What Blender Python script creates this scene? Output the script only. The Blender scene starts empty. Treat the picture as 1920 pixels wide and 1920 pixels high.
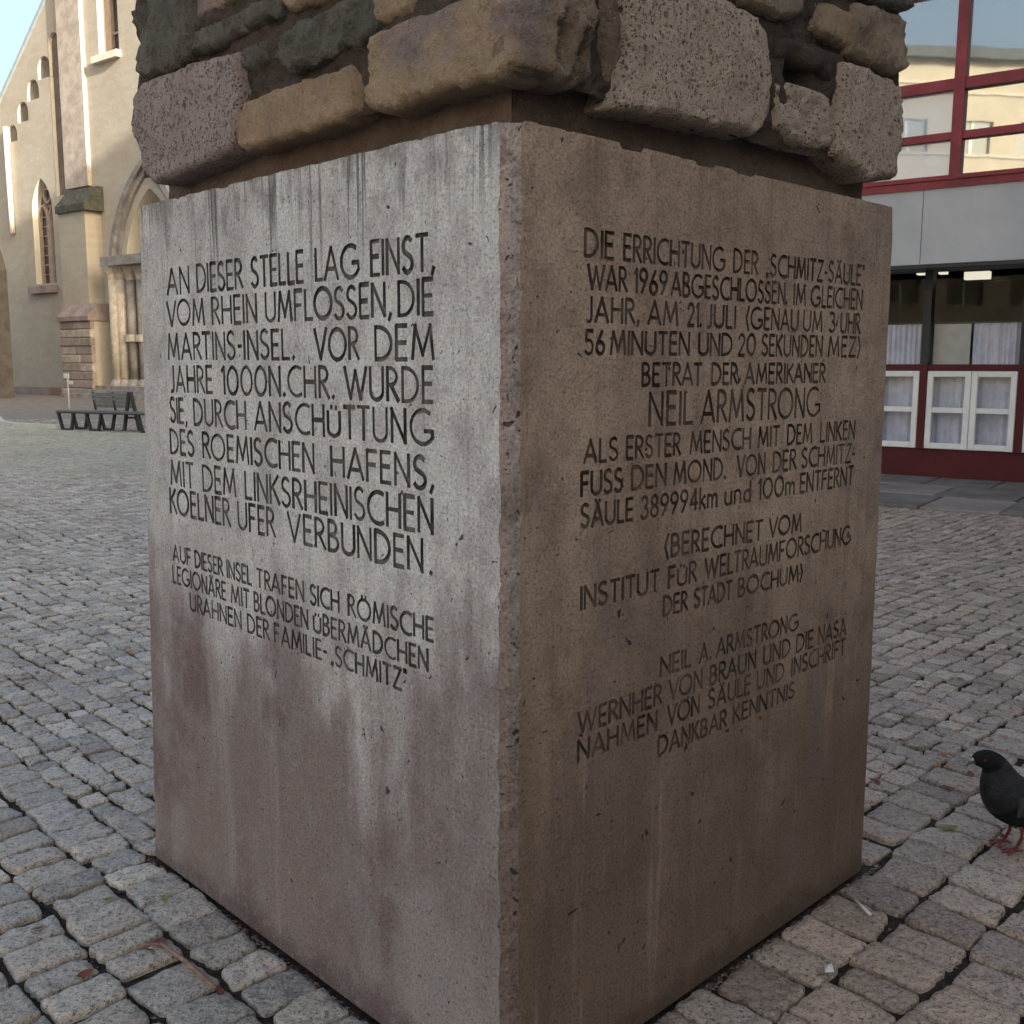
import bpy, bmesh, math, random
from mathutils import Vector, Matrix, noise
from mathutils.geometry import delaunay_2d_cdt

R = math.radians
random.seed(7)
C = bpy.context.scene.collection
sc = bpy.context.scene

# ------------------------------------------------------------------ camera
CAM_H, FPX, PITCH, ROLL = 1.45, 1929.2, 0.1414, 0.0026
RIGHT = Vector((1, 0, 0)); UP = Vector((0, math.sin(PITCH), math.cos(PITCH))); FWD = Vector((0, math.cos(PITCH), -math.sin(PITCH)))
EYE = Vector((0, 0, CAM_H))
cam = bpy.data.cameras.new('camera'); camo = bpy.data.objects.new('camera', cam); C.objects.link(camo)
cr, sr = math.cos(ROLL), math.sin(ROLL)
cx = RIGHT * cr + UP * sr; cy = UP * cr - RIGHT * sr; cz = -FWD
camo.matrix_world = Matrix(((cx.x, cy.x, cz.x, EYE.x), (cx.y, cy.y, cz.y, EYE.y), (cx.z, cy.z, cz.z, EYE.z), (0, 0, 0, 1)))
cam.sensor_width = 36; cam.lens = FPX / 1920 * 36; cam.clip_end = 2000; cam.clip_start = 0.05
cam.dof.use_dof = False
sc.camera = camo

# ------------------------------------------------------------------ sky, sun, exposure
SUN_AZ = R(137)        # clockwise from +y (view direction): behind the camera, to the right
SUN_EL = R(17.5)
w = bpy.data.worlds.new('World'); sc.world = w; w.use_nodes = True
nt = w.node_tree; bg = nt.nodes['Background']
sky = nt.nodes.new('ShaderNodeTexSky'); sky.sky_type = 'NISHITA'; sky.sun_disc = False
sky.sun_elevation = SUN_EL; sky.sun_rotation = SUN_AZ
sky.air_density = 1.0; sky.dust_density = 9.0; sky.ozone_density = 1.0
nt.links.new(sky.outputs[0], bg.inputs[0]); bg.inputs[1].default_value = 0.12
sl = bpy.data.lights.new('sun', 'SUN'); sl.energy = 3.2; sl.angle = R(0.6); sl.color = (1, 0.93, 0.82)
so = bpy.data.objects.new('sun', sl); C.objects.link(so)
SDIR = Vector((math.sin(SUN_AZ) * math.cos(SUN_EL), math.cos(SUN_AZ) * math.cos(SUN_EL), math.sin(SUN_EL)))
so.rotation_euler = SDIR.to_track_quat('Z', 'Y').to_euler()
vs = sc.view_settings; vs.view_transform = 'Standard'; vs.look = 'None'; vs.gamma = 1; vs.exposure = 2.15; vs.use_curve_mapping = False
vs.use_white_balance = True; vs.white_balance_temperature = 6450; vs.white_balance_tint = 6
sc.cycles.use_denoising = True
sc.cycles.max_bounces = 6

# ------------------------------------------------------------------ helpers
def ray(X, Y):
    x, y = X - 960, Y - 960
    x, y = cr * x + sr * y, -sr * x + cr * y
    return RIGHT * x - UP * y + FWD * FPX

def ground_at(X, Y, z=0.0):
    d = ray(X, Y); t = (z - CAM_H) / d.z
    return EYE + d * t

def project(p):
    q = p - EYE; d = q.dot(FWD)
    if d < 0.05: return None
    x = FPX * q.dot(RIGHT) / d; y = -FPX * q.dot(UP) / d
    return 960 + cr * x - sr * y, 960 + sr * x + cr * y, d

class Frame:
    """a vertical wall: X along it, -Y out of it"""
    def __init__(s, o, a):
        s.o = Vector((o[0], o[1], 0)); s.a = a
        s.X = Vector((math.cos(a), math.sin(a), 0)); s.Y = Vector((-math.sin(a), math.cos(a), 0))
    def at(s, px, py, off=0.0):
        """photo pixel -> (s, z) on the plane standing `off` proud of the wall"""
        d = ray(px, py); po = s.o - s.Y * off
        t = (po - EYE).dot(s.Y) / d.dot(s.Y)
        p = EYE + d * t
        return (p - s.o).dot(s.X), p.z
    def side(s, px, py, sx):
        """pixel -> (y, z) on the cross plane X = sx"""
        d = ray(px, py); t = (s.o + s.X * sx - EYE).dot(s.X) / d.dot(s.X)
        p = EYE + d * t
        return (p - s.o).dot(s.Y), p.z
    def empty(s, name):
        e = bpy.data.objects.new(name, None); C.objects.link(e)
        e.location = s.o; e.rotation_euler = (0, 0, s.a); e.empty_display_size = 0.1
        return e

def empty(name, loc, rz=0):
    e = bpy.data.objects.new(name, None); C.objects.link(e); e.location = loc; e.rotation_euler = (0, 0, rz); e.empty_display_size = 0.1
    return e

def tag(o, label=None, cat=None, group=None, kind=None):
    if label: o['label'] = label
    if cat: o['category'] = cat
    if group: o['group'] = group
    if kind: o['kind'] = kind
    return o

class MB:
    def __init__(s): s.v = []; s.f = []; s.m = []; s.col = []
    def box(s, x0, x1, y0, y1, z0, z1, mi=0):
        b = len(s.v)
        s.v += [(x, y, z) for z in (z0, z1) for y in (y0, y1) for x in (x0, x1)]
        for q in ((0, 2, 3, 1), (4, 5, 7, 6), (0, 1, 5, 4), (2, 6, 7, 3), (0, 4, 6, 2), (1, 3, 7, 5)):
            s.f.append(tuple(b + i for i in q)); s.m.append(mi)
        return s
    def bev(s, x0, x1, y0, y1, z0, z1, e=0.004, mi=0):
        """box with the front (-y) edges chamfered"""
        b = len(s.v)
        s.v += [(x0, y1, z0), (x1, y1, z0), (x1, y1, z1), (x0, y1, z1), (x0, y0 + e, z0), (x1, y0 + e, z0), (x1, y0 + e, z1), (x0, y0 + e, z1),
                (x0 + e, y0, z0 + e), (x1 - e, y0, z0 + e), (x1 - e, y0, z1 - e), (x0 + e, y0, z1 - e)]
        for k in range(4):
            n = (k + 1) % 4
            s.f += [(b + k, b + n, b + 4 + n, b + 4 + k), (b + 4 + k, b + 4 + n, b + 8 + n, b + 8 + k)]; s.m += [mi, mi]
        s.f += [(b + 8, b + 9, b + 10, b + 11), (b + 3, b + 2, b + 1, b)]; s.m += [mi, mi]
        return s
    def poly(s, pts, mi=0):
        b = len(s.v); s.v += [tuple(p) for p in pts]; s.f.append(tuple(range(b, b + len(pts)))); s.m.append(mi); return s
    def prism(s, pts2, y0, y1, mi=0):
        """(x,z) outline pulled from y0 (front) to y1"""
        b = len(s.v); n = len(pts2)
        s.v += [(x, y0, z) for x, z in pts2] + [(x, y1, z) for x, z in pts2]
        s.f += [tuple(range(b, b + n)), tuple(range(b + 2 * n - 1, b + n - 1, -1))]; s.m += [mi, mi]
        for i in range(n):
            j = (i + 1) % n; s.f.append((b + j, b + i, b + n + i, b + n + j)); s.m.append(mi)
        return s
    def bar(s, p, q, w, h=None, mi=0):
        h = h or w; p = Vector(p); q = Vector(q); d = (q - p).normalized()
        u = d.cross(Vector((0, 0, 1))); u = u.normalized() if u.length > 1e-3 else Vector((1, 0, 0)); n = u.cross(d)
        b = len(s.v)
        for c in (p, q):
            for (i, j) in ((-1, -1), (1, -1), (1, 1), (-1, 1)): s.v.append(tuple(c + u * w / 2 * i + n * h / 2 * j))
        for q4 in ((0, 1, 2, 3), (7, 6, 5, 4), (0, 4, 5, 1), (1, 5, 6, 2), (2, 6, 7, 3), (3, 7, 4, 0)):
            s.f.append(tuple(b + i for i in q4)); s.m.append(mi)
        return s
    def tube(s, pts, rad, n=8, mi=0):
        pts = [Vector(p) for p in pts]; rad = rad if isinstance(rad, (list, tuple)) else [rad] * len(pts)
        b = len(s.v)
        for i, p in enumerate(pts):
            d = (pts[min(i + 1, len(pts) - 1)] - pts[max(i - 1, 0)]).normalized()
            u = d.cross(Vector((0.05, 0.1, 1))); u = u.normalized() if u.length > 1e-3 else Vector((1, 0, 0)); v = d.cross(u)
            for k in range(n):
                a = 2 * math.pi * k / n; s.v.append(tuple(p + (u * math.cos(a) + v * math.sin(a)) * rad[i]))
        for i in range(len(pts) - 1):
            for k in range(n):
                j = (k + 1) % n; s.f.append((b + i * n + k, b + i * n + j, b + (i + 1) * n + j, b + (i + 1) * n + k)); s.m.append(mi)
        s.f += [tuple(b + k for k in range(n))[::-1], tuple(b + (len(pts) - 1) * n + k for k in range(n))]; s.m += [mi, mi]
        return s
    def build(s, name, mats, parent=None, smooth=False, loc=None, fix=True):
        me = bpy.data.meshes.new(name); me.from_pydata(s.v, [], s.f)
        mats = mats if isinstance(mats, (list, tuple)) else [mats]
        for m in mats: me.materials.append(m)
        if any(s.m): me.polygons.foreach_set('material_index', s.m)
        if fix:
            bm = bmesh.new(); bm.from_mesh(me); bmesh.ops.recalc_face_normals(bm, faces=bm.faces); bm.to_mesh(me); bm.free()
        if smooth: me.polygons.foreach_set('use_smooth', [True] * len(me.polygons))
        if s.col:
            a = me.color_attributes.new('tone', 'FLOAT_COLOR', 'POINT'); a.data.foreach_set('color', [c for q in s.col for c in q])
        me.update()
        o = bpy.data.objects.new(name, me); C.objects.link(o)
        if parent: o.parent = parent
        if loc: o.location = loc
        return o

def copy_tree(o, parent=None):
    c = o.copy(); C.objects.link(c); c.parent = parent if parent else o.parent
    for ch in [x for x in bpy.data.objects if x.parent == o]: copy_tree(ch, c)
    return c

# ------------------------------------------------------------------ materials
class NT:
    def __init__(s, name, rough=0.85, spec=0.3):
        s.mat = bpy.data.materials.new(name); s.mat.use_nodes = True; s.t = s.mat.node_tree
        s.b = s.t.nodes['Principled BSDF']; s.b.inputs['Roughness'].default_value = rough; s.b.inputs['Specular IOR Level'].default_value = spec
        s.co = s.n('ShaderNodeTexCoord').outputs['Object']
    def n(s, ty, **kw):
        nd = s.t.nodes.new(ty)
        for k, v in kw.items(): setattr(nd, k, v)
        return nd
    def L(s, a, b): s.t.links.new(a, b)
    def set(s, sock, v):
        if hasattr(v, 'is_output'): s.L(v, sock)
        else:
            if isinstance(v, (tuple, list)) and len(v) == 3 and len(sock.default_value) == 4: v = (*v, 1)
            sock.default_value = v
    def mapping(s, sc_=(1, 1, 1), loc=(0, 0, 0), rot=(0, 0, 0), co=None):
        m = s.n('ShaderNodeMapping'); s.L(co or s.co, m.inputs[0])
        m.inputs['Location'].default_value = loc; m.inputs['Rotation'].default_value = rot; m.inputs['Scale'].default_value = sc_
        return m.outputs[0]
    def noise(s, scale, detail=4, rough=0.6, co=None, dist=0.0):
        nd = s.n('ShaderNodeTexNoise'); s.L(co or s.co, nd.inputs['Vector']); nd.inputs['Scale'].default_value = scale
        nd.inputs['Detail'].default_value = detail; nd.inputs['Roughness'].default_value = rough; nd.inputs['Distortion'].default_value = dist
        return nd.outputs['Fac']
    def voro(s, scale, co=None, feat='F1', out='Distance'):
        nd = s.n('ShaderNodeTexVoronoi', feature=feat); s.L(co or s.co, nd.inputs['Vector']); nd.inputs['Scale'].default_value = scale
        return nd.outputs[out]
    def ramp(s, fac, stops, interp='LINEAR'):
        nd = s.n('ShaderNodeValToRGB'); s.L(fac, nd.inputs[0]); nd.color_ramp.interpolation = interp; e = nd.color_ramp.elements
        while len(e) < len(stops): e.new(0.5)
        for i, (p, c) in enumerate(stops):
            e[i].position = p; e[i].color = (c, c, c, 1) if not isinstance(c, (tuple, list)) else (*c, 1)
        return nd.outputs[0]
    def mr(s, v, a, b, c=0.0, d=1.0):
        nd = s.n('ShaderNodeMapRange', interpolation_type='SMOOTHSTEP'); s.L(v, nd.inputs[0])
        for i, x in enumerate((a, b, c, d)): nd.inputs[i + 1].default_value = x
        return nd.outputs[0]
    def mix(s, fac, a, b, mode='MIX'):
        nd = s.n('ShaderNodeMix', data_type='RGBA', blend_type=mode)
        s.set(nd.inputs[0], fac); s.set(nd.inputs[6], a); s.set(nd.inputs[7], b)
        return nd.outputs[2]
    def math(s, op, a, b=0.0):
        nd = s.n('ShaderNodeMath', operation=op); s.set(nd.inputs[0], a); s.set(nd.inputs[1], b); return nd.outputs[0]
    def xyz(s):
        nd = s.n('ShaderNodeSeparateXYZ'); s.L(s.co, nd.inputs[0]); return nd.outputs
    def bump(s, h, strength=0.5, dist=0.01, prev=None):
        nd = s.n('ShaderNodeBump'); s.L(h, nd.inputs['Height']); nd.inputs['Strength'].default_value = strength; nd.inputs['Distance'].default_value = dist
        if prev: s.L(prev, nd.inputs['Normal'])
        return nd.outputs[0]
    def out(s, col, nrm=None):
        s.set(s.b.inputs['Base Color'], col)
        if nrm: s.L(nrm, s.b.inputs['Normal'])
        return s.mat

def plain(name, col, rough=0.7, var=0.12, scale=6.0, bump=0.0, spec=0.3, metal=0.0):
    m = NT(name, rough, spec); m.b.inputs['Metallic'].default_value = metal
    n = m.noise(scale, 5, 0.65)
    c = m.mix(m.mr(n, 0.3, 0.7), tuple(x * (1 - var) for x in col), tuple(min(1, x * (1 + var)) for x in col))
    return m.out(c, m.bump(m.noise(scale * 6, 4), bump, 0.01) if bump else None)

def concrete(name, light, mid, dark, drips, foot, thr0=0.90):
    """weathered concrete: mottled stains, grain, bugholes, vertical runs, darker towards the bottom, dirt at the foot"""
    m = NT(name, 0.92, 0.15)
    x, y, z = m.xyz()
    big = m.noise(1.5, 6, 0.65); med = m.noise(7.0, 6, 0.75); sm = m.noise(32, 5, 0.7)
    run = m.noise(1.0, 5, 0.75, m.mapping((15, 15, 0.9)))
    col = m.mix(m.mr(big, 0.36, 0.62), light, mid)
    col = m.mix(m.math('MULTIPLY', m.mr(med, 0.44, 0.66), 0.6), col, dark)
    col = m.mix(m.math('MULTIPLY', m.mr(run, 0.5, 0.68), 0.5), col, dark)
    up = m.math('ADD', z, m.math('MULTIPLY', m.math('SUBTRACT', m.noise(2.2, 6, 0.65, m.mapping((1.6, 1.6, 0.7))), 0.5), 1.6))
    if drips:
        rose = m.mr(up, 1.05, 0.55)
        col = m.mix(m.math('MULTIPLY', rose, 0.92), col, foot)
        plum = m.mr(m.noise(2.6, 5, 0.6, m.mapping((1, 1, 0.7), (5, 2, 8))), 0.5, 0.64)
        col = m.mix(m.math('MULTIPLY', m.math('MULTIPLY', plum, m.mr(up, 1.3, 0.7)), 0.65), col, (0.125, 0.090, 0.090))
        gp_ = m.math('MULTIPLY', m.mr(m.noise(1.9, 5, 0.65, m.mapping((1, 1.1, 0.8), (1.3, 7, 3))), 0.47, 0.62), rose)
        col = m.mix(m.math('MULTIPLY', gp_, 0.6), col, (0.265, 0.248, 0.242))
        pale = m.mr(m.noise(1.0, 4, 0.6, m.mapping((9, 9, 0.6), (3, 1, 2))), 0.55, 0.68)
        col = m.mix(m.math('MULTIPLY', m.math('MULTIPLY', pale, rose), 0.2), col, mid)
        # black runs below the top edge
        st = m.noise(1.0, 3, 0.75, m.mapping((46, 46, 0.9)))
        ln = m.math('ADD', z, m.math('MULTIPLY', m.math('SUBTRACT', m.noise(1.0, 3, 0.8, m.mapping((21, 21, 0.1), (7, 0, 0))), 0.5), 0.5))
        top = m.math('MULTIPLY', m.math('MULTIPLY', m.mr(ln, 1.56, 1.84), m.mr(st, 0.555, 0.60)), m.mr(m.noise(5.5, 2, 0.5, m.mapping((1, 1, 0.15), (2, 6, 0))), 0.40, 0.56))
        col = m.mix(m.math('MULTIPLY', top, 0.75), col, (0.06, 0.056, 0.052))
        arr = m.math('MULTIPLY', m.mr(ln, 1.77, 1.84), m.mr(m.noise(9, 4, 0.7), 0.42, 0.6))
        col = m.mix(m.math('MULTIPLY', arr, 0.5), col, (0.11, 0.10, 0.095))
    else:
        br = m.mr(up, 1.55, 0.25)  # colour grades darker towards the bottom
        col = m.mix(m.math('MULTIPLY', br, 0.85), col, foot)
        pale = m.mr(m.noise(1.0, 4, 0.65, m.mapping((17, 17, 1.1), (3, 1, 2))), 0.55, 0.70)
        col = m.mix(m.math('MULTIPLY', pale, 0.3), col, light)
        gry = m.mr(m.noise(3.2, 5, 0.65, m.mapping((1, 1, 0.8), (9, 4, 2))), 0.52, 0.66)
        col = m.mix(m.math('MULTIPLY', gry, 0.35), col, (0.17, 0.135, 0.13))
    # wet, dirty foot
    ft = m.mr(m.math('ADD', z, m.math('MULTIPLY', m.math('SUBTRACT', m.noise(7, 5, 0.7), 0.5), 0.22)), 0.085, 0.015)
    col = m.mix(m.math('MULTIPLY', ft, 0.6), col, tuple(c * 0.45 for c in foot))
    fine = m.noise(150, 3, 0.7)
    col = m.mix(m.math('MULTIPLY', m.mr(sm, 0.52, 0.66), 0.38), col, dark)
    col = m.mix(m.math('MULTIPLY', m.mr(fine, 0.53, 0.66), 0.75), col, m.mix(1.0, col, (0.42, 0.40, 0.39), 'MULTIPLY'))
    col = m.mix(m.math('MULTIPLY', m.mr(fine, 0.46, 0.36), 0.55), col, m.mix(1.0, col, (1.5, 1.5, 1.5), 'MULTIPLY'))
    wv = m.n('ShaderNodeVectorMath', operation='ADD'); m.L(m.co, wv.inputs[0])
    nv = m.n('ShaderNodeTexNoise'); nv.inputs['Scale'].default_value = 17; m.L(m.co, nv.inputs['Vector'])
    sc2 = m.n('ShaderNodeVectorMath', operation='SCALE'); m.L(nv.outputs['Color'], sc2.inputs[0]); sc2.inputs['Scale'].default_value = .10; m.L(sc2.outputs[0], wv.inputs[1])
    hole = None
    for scl, thr in ((30, thr0), (62, thr0 - .04)):
        vd = m.voro(scl, wv.outputs[0], out='Distance'); vc = m.voro(scl, wv.outputs[0], out='Color')
        rnd = m.n('ShaderNodeSeparateColor'); m.L(vc, rnd.inputs[0])
        h_ = m.math('MULTIPLY', m.mr(m.math('SUBTRACT', vd, m.math('MULTIPLY', rnd.outputs[1], 0.10)), 0.13, 0.06), m.mr(rnd.outputs[0], thr, thr + .02))
        hole = h_ if hole is None else m.math('MAXIMUM', hole, h_)
    col = m.mix(m.math('MULTIPLY', hole, 0.85), col, (0.025, 0.02, 0.018))
    h = m.math('SUBTRACT', m.math('ADD', m.math('MULTIPLY', fine, 0.45), m.math('ADD', m.math('MULTIPLY', sm, 0.6), m.math('MULTIPLY', med, 0.8))), m.math('MULTIPLY', hole, 1.5))
    return m.out(col, m.bump(h, 0.75, 0.009))

def stone_mat(name, a, b, dark, scale=1.0, pits=0.0, streak=0.0, tint=None):
    m = NT(name, 0.92, 0.2)
    n1 = m.noise(7 * scale, 6, 0.7); n2 = m.noise(60, 5, 0.75); n3 = m.noise(160, 3, 0.7)
    col = m.mix(m.mr(n1, 0.35, 0.65), a, b)
    if tint:
        col = m.mix(m.mr(m.noise(3.5, 3, 0.5, m.mapping((1, 1, 1.6), (4, 2, 1))), 0.45, 0.58), col, tint)
    col = m.mix(m.math('MULTIPLY', m.mr(n2, 0.5, 0.75), 0.6), col, dark)
    col = m.mix(m.math('MULTIPLY', m.mr(n3, 0.58, 0.75), 0.6), col, tuple(c * 0.4 for c in dark))
    col = m.mix(m.math('MULTIPLY', m.mr(n3, 0.42, 0.28), 0.35), col, tuple(min(1, c * 1.7) for c in a))
    h = m.math('ADD', m.math('MULTIPLY', n2, 0.8), m.math('MULTIPLY', n3, 0.35))
    if pits:
        hole = None
        for scl, sel, rad in ((95, 0.66, 0.28), (48, 0.86, 0.25), (150, 0.6, 0.30)):
            vd = m.voro(scl, out='Distance'); vc = m.voro(scl, out='Color'); rs = m.n('ShaderNodeSeparateColor'); m.L(vc, rs.inputs[0])
            hh = m.math('MULTIPLY', m.mr(m.math('ADD', vd, m.math('MULTIPLY', m.math('SUBTRACT', n3, 0.5), 0.5)), rad + .08, rad - .08), m.mr(rs.outputs[0], sel, sel + .1))
            hole = hh if hole is None else m.math('MAXIMUM', hole, hh)
        col = m.mix(m.math('MULTIPLY', hole, pits), col, tuple(c * 0.25 for c in dark))
        h = m.math('SUBTRACT', h, m.math('MULTIPLY', hole, 1.4))
    if streak:
        g = m.noise(1.0, 5, 0.75, m.mapping((30, 30, 6))); h = m.math('ADD', h, m.math('MULTIPLY', g, streak))
    return m.out(col, m.bump(h, 1.0, 0.020))

def cobble_mat():
    m = NT('granite_setts', 0.62, 0.5)
    at = m.n('ShaderNodeAttribute', attribute_name='tone').outputs['Color']
    geo = m.n('ShaderNodeNewGeometry').outputs['Position']
    n4 = m.noise(240, 2, 0.6, geo); n3 = m.noise(95, 4, 0.75, geo); n2 = m.noise(30, 5, 0.7, geo); n1 = m.noise(0.35, 4, 0.6, geo)
    col = m.mix(1.0, (0.45, 0.405, 0.35), at, 'MULTIPLY')
    col = m.mix(m.math('MULTIPLY', m.mr(n2, 0.44, 0.64), 0.6), col, m.mix(1.0, (0.21, 0.19, 0.165), at, 'MULTIPLY'))
    col = m.mix(m.math('MULTIPLY', m.mr(n3, 0.53, 0.63), 0.8), col, (0.05, 0.045, 0.042))
    col = m.mix(m.math('MULTIPLY', m.mr(n3, 0.46, 0.36), 0.6), col, (0.56, 0.53, 0.49))
    col = m.mix(m.math('MULTIPLY', m.mr(n4, 0.56, 0.66), 0.5), col, (0.08, 0.075, 0.07))
    moss = m.mr(m.noise(0.22, 5, 0.6, m.mapping((1, 1, 1), (13.2, 4.1, 0), co=geo)), 0.52, 0.66)
    sx_ = m.n('ShaderNodeSeparateXYZ'); m.L(geo, sx_.inputs[0])
    lawn = m.math('MULTIPLY', m.mr(m.math('ADD', sx_.outputs[1], m.math('MULTIPLY', n1, 6.0)), 15.0, 18.0), m.mr(sx_.outputs[0], -1.0, -4.0))
    col = m.mix(m.math('MULTIPLY', moss, 0.35), col, (0.20, 0.20, 0.105))
    col = m.mix(m.math('MULTIPLY', lawn, 0.5), col, (0.32, 0.315, 0.225))
    warm = m.mr(m.noise(0.5, 4, 0.6, m.mapping((1, 1, 1), (3.2, 44.1, 0), co=geo)), 0.5, 0.7)
    rd = m.math('MULTIPLY', m.mr(m.math('ADD', sx_.outputs[0], m.math('MULTIPLY', n1, 1.6)), 0.2, 1.6), 0.8)
    col = m.mix(rd, col, m.mix(1.0, col, (1.0, 0.84, 0.74), 'MULTIPLY'))
    col = m.mix(m.math('MULTIPLY', warm, 0.3), col, (0.25, 0.19, 0.15))
    return m.out(col, m.bump(m.math('ADD', m.math('MULTIPLY', n3, 0.6), n2), 0.9, 0.012))

def ground_mat():
    m = NT('ground_soil', 0.95, 0.1)
    geo = m.n('ShaderNodeNewGeometry').outputs['Position']
    sp_ = m.n('ShaderNodeSeparateXYZ'); m.L(geo, sp_.inputs[0])
    side = m.math('SUBTRACT', m.math('ABSOLUTE', sp_.outputs[0]), m.math('MULTIPLY', sp_.outputs[1], 0.735))
    outm = m.math('MAXIMUM', m.mr(side, 0.2, 0.6), m.mr(sp_.outputs[1], 27.2, 27.8))
    n = m.noise(45, 5, 0.8, geo)
    soil = m.mix(m.mr(n, 0.35, 0.7), (0.016, 0.013, 0.011), (0.075, 0.058, 0.046))
    vd = m.voro(6.2, geo, 'DISTANCE_TO_EDGE'); vcol = m.voro(6.2, geo, 'F1', 'Color')
    sep = m.n('ShaderNodeSeparateColor'); m.L(vcol, sep.inputs[0])
    st = m.mix(m.mr(sep.outputs[0], 0, 1), (0.26, 0.25, 0.235), (0.38, 0.365, 0.345))
    st = m.mix(m.mr(vd, 0.08, 0.03), st, (0.05, 0.045, 0.04))
    return m.out(m.mix(outm, soil, st), m.bump(n, 0.6, 0.02))

def church_mat():
    m = NT('tuff_ashlar', 0.9, 0.2)
    br = m.n('ShaderNodeTexBrick'); m.L(m.mapping((1, 1, 1), rot=(R(90), 0, 0)), br.inputs[0])
    br.inputs['Scale'].default_value = 1.0; br.inputs['Brick Width'].default_value = 0.62; br.inputs['Row Height'].default_value = 0.2; br.inputs['Mortar Size'].default_value = 0.014
    br.inputs['Color1'].default_value = (0.395, 0.355, 0.292, 1); br.inputs['Color2'].default_value = (0.36, 0.32, 0.26, 1); br.inputs['Mortar'].default_value = (0.38, 0.33, 0.26, 1)
    n = m.noise(0.5, 6, 0.7); f = m.noise(5, 5, 0.7)
    c = m.mix(m.math('MULTIPLY', m.mr(n, 0.4, 0.7), 0.5), br.outputs['Color'], (0.30, 0.24, 0.18))
    c = m.mix(m.math('MULTIPLY', m.mr(f, 0.5, 0.75), 0.4), c, (0.30, 0.235, 0.175))
    return m.out(c, m.bump(br.outputs['Fac'], -0.4, 0.02, m.bump(f, 0.3, 0.05)))

def glass_mat(name, refl, body, rough=0.02):
    """window pane: mirror-like coating over what is seen through it"""
    m = NT(name); t = m.t
    gl = m.n('ShaderNodeBsdfGlossy'); gl.inputs['Color'].default_value = (0.9, 0.93, 0.92, 1); gl.inputs['Roughness'].default_value = rough
    wob = m.bump(m.noise(1.4, 2, 0.5), 0.025, 0.02); m.L(wob, gl.inputs['Normal'])
    df = m.n('ShaderNodeBsdfDiffuse') if body else m.n('ShaderNodeBsdfTransparent')
    df.inputs['Color'].default_value = (*(body or (0.95, 0.96, 0.96)), 1)
    mx = m.n('ShaderNodeMixShader'); mx.inputs[0].default_value = refl
    m.L(df.outputs[0], mx.inputs[1]); m.L(gl.outputs[0], mx.inputs[2]); m.L(mx.outputs[0], t.nodes['Material Output'].inputs[0])
    return m.mat

M = {}
M['conc_l'] = concrete('concrete_grey', (0.54, 0.53, 0.525), (0.44, 0.428, 0.424), (0.27, 0.25, 0.245), True, (0.170, 0.136, 0.130))
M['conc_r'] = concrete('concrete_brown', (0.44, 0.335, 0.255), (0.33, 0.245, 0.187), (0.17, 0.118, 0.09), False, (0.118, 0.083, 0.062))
M['conc_e'] = concrete('concrete_arris', (0.38, 0.325, 0.305), (0.28, 0.23, 0.215), (0.11, 0.082, 0.075), False, (0.11, 0.078, 0.066), 0.62)
M['letter'] = plain('carved_letter_grime', (0.10, 0.093, 0.089), 0.95, 0.6, 14)
M['letter_r'] = plain('carved_letter_dirt', (0.105, 0.077, 0.062), 0.95, 0.65, 11)
M['mortar'] = stone_mat('old_mortar', (0.105, 0.08, 0.064), (0.07, 0.053, 0.043), (0.03, 0.023, 0.02))
M['neck'] = stone_mat('mortar_bed', (0.22, 0.165, 0.135), (0.15, 0.105, 0.085), (0.08, 0.052, 0.042))  # darkened so the colour holds the shadow under the stones
M['tuff'] = stone_mat('pink_tuff', (0.40, 0.325, 0.305), (0.32, 0.26, 0.245), (0.16, 0.125, 0.115), pits=0.55)
M['tuff_tan'] = stone_mat('tan_tuff', (0.55, 0.435, 0.345), (0.46, 0.36, 0.285), (0.20, 0.145, 0.115), pits=0.65)
M['ochre'] = stone_mat('ochre_sandstone', (0.40, 0.29, 0.195), (0.30, 0.215, 0.15), (0.14, 0.10, 0.07))
M['mauve'] = stone_mat('mauve_sandstone', (0.29, 0.228, 0.215), (0.23, 0.18, 0.17), (0.10, 0.075, 0.07), streak=0.8, tint=(0.38, 0.285, 0.195))
M['slate'] = stone_mat('dark_basalt', (0.17, 0.16, 0.143), (0.115, 0.108, 0.097), (0.04, 0.037, 0.033), streak=1.0)
M['brownstone'] = stone_mat('brown_rubble', (0.38, 0.295, 0.215), (0.27, 0.205, 0.15), (0.11, 0.08, 0.06))
M['grime'] = stone_mat('knobbly_stone', (0.30, 0.23, 0.17), (0.21, 0.16, 0.12), (0.075, 0.055, 0.042))
M['cobble'] = cobble_mat(); M['ground'] = ground_mat(); M['church'] = church_mat()

# ------------------------------------------------------------------ ground
g = MB(); g.poly([(-400, -300, -0.016), (400, -300, -0.016), (400, 500, -0.016), (-400, 500, -0.016)])
plaza = tag(g.build('plaza_ground', M['ground'], fix=False), kind='structure')

# the monument stands at its front corner F, local X along the brown face, local Y along the grey face
MF = Frame((-0.0041, 1.8141), 0.7755); WR, WL, PH = 1.420, 1.460, 1.866

# --- setts laid in courses round the plinth
def path_point(r, q, fld):
    """course distance r and run q -> local x, y; the field left of the block runs along its grey face, the field right of it along its brown face"""
    return (-r, q) if fld == 'l' else (q, -r)

def warp(x, y, r):
    a = min(0.16, 0.03 * max(0, math.hypot(max(0, -x, x - WR), max(0, -y, y - WL)) - .3))
    v = noise.noise_vector(Vector((x * 0.55, y * 0.55, 3.1))) * a + noise.noise_vector(Vector((x * 2.2, y * 2.2, 9.1))) * 0.012
    return x + v.x, y + v.y

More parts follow.
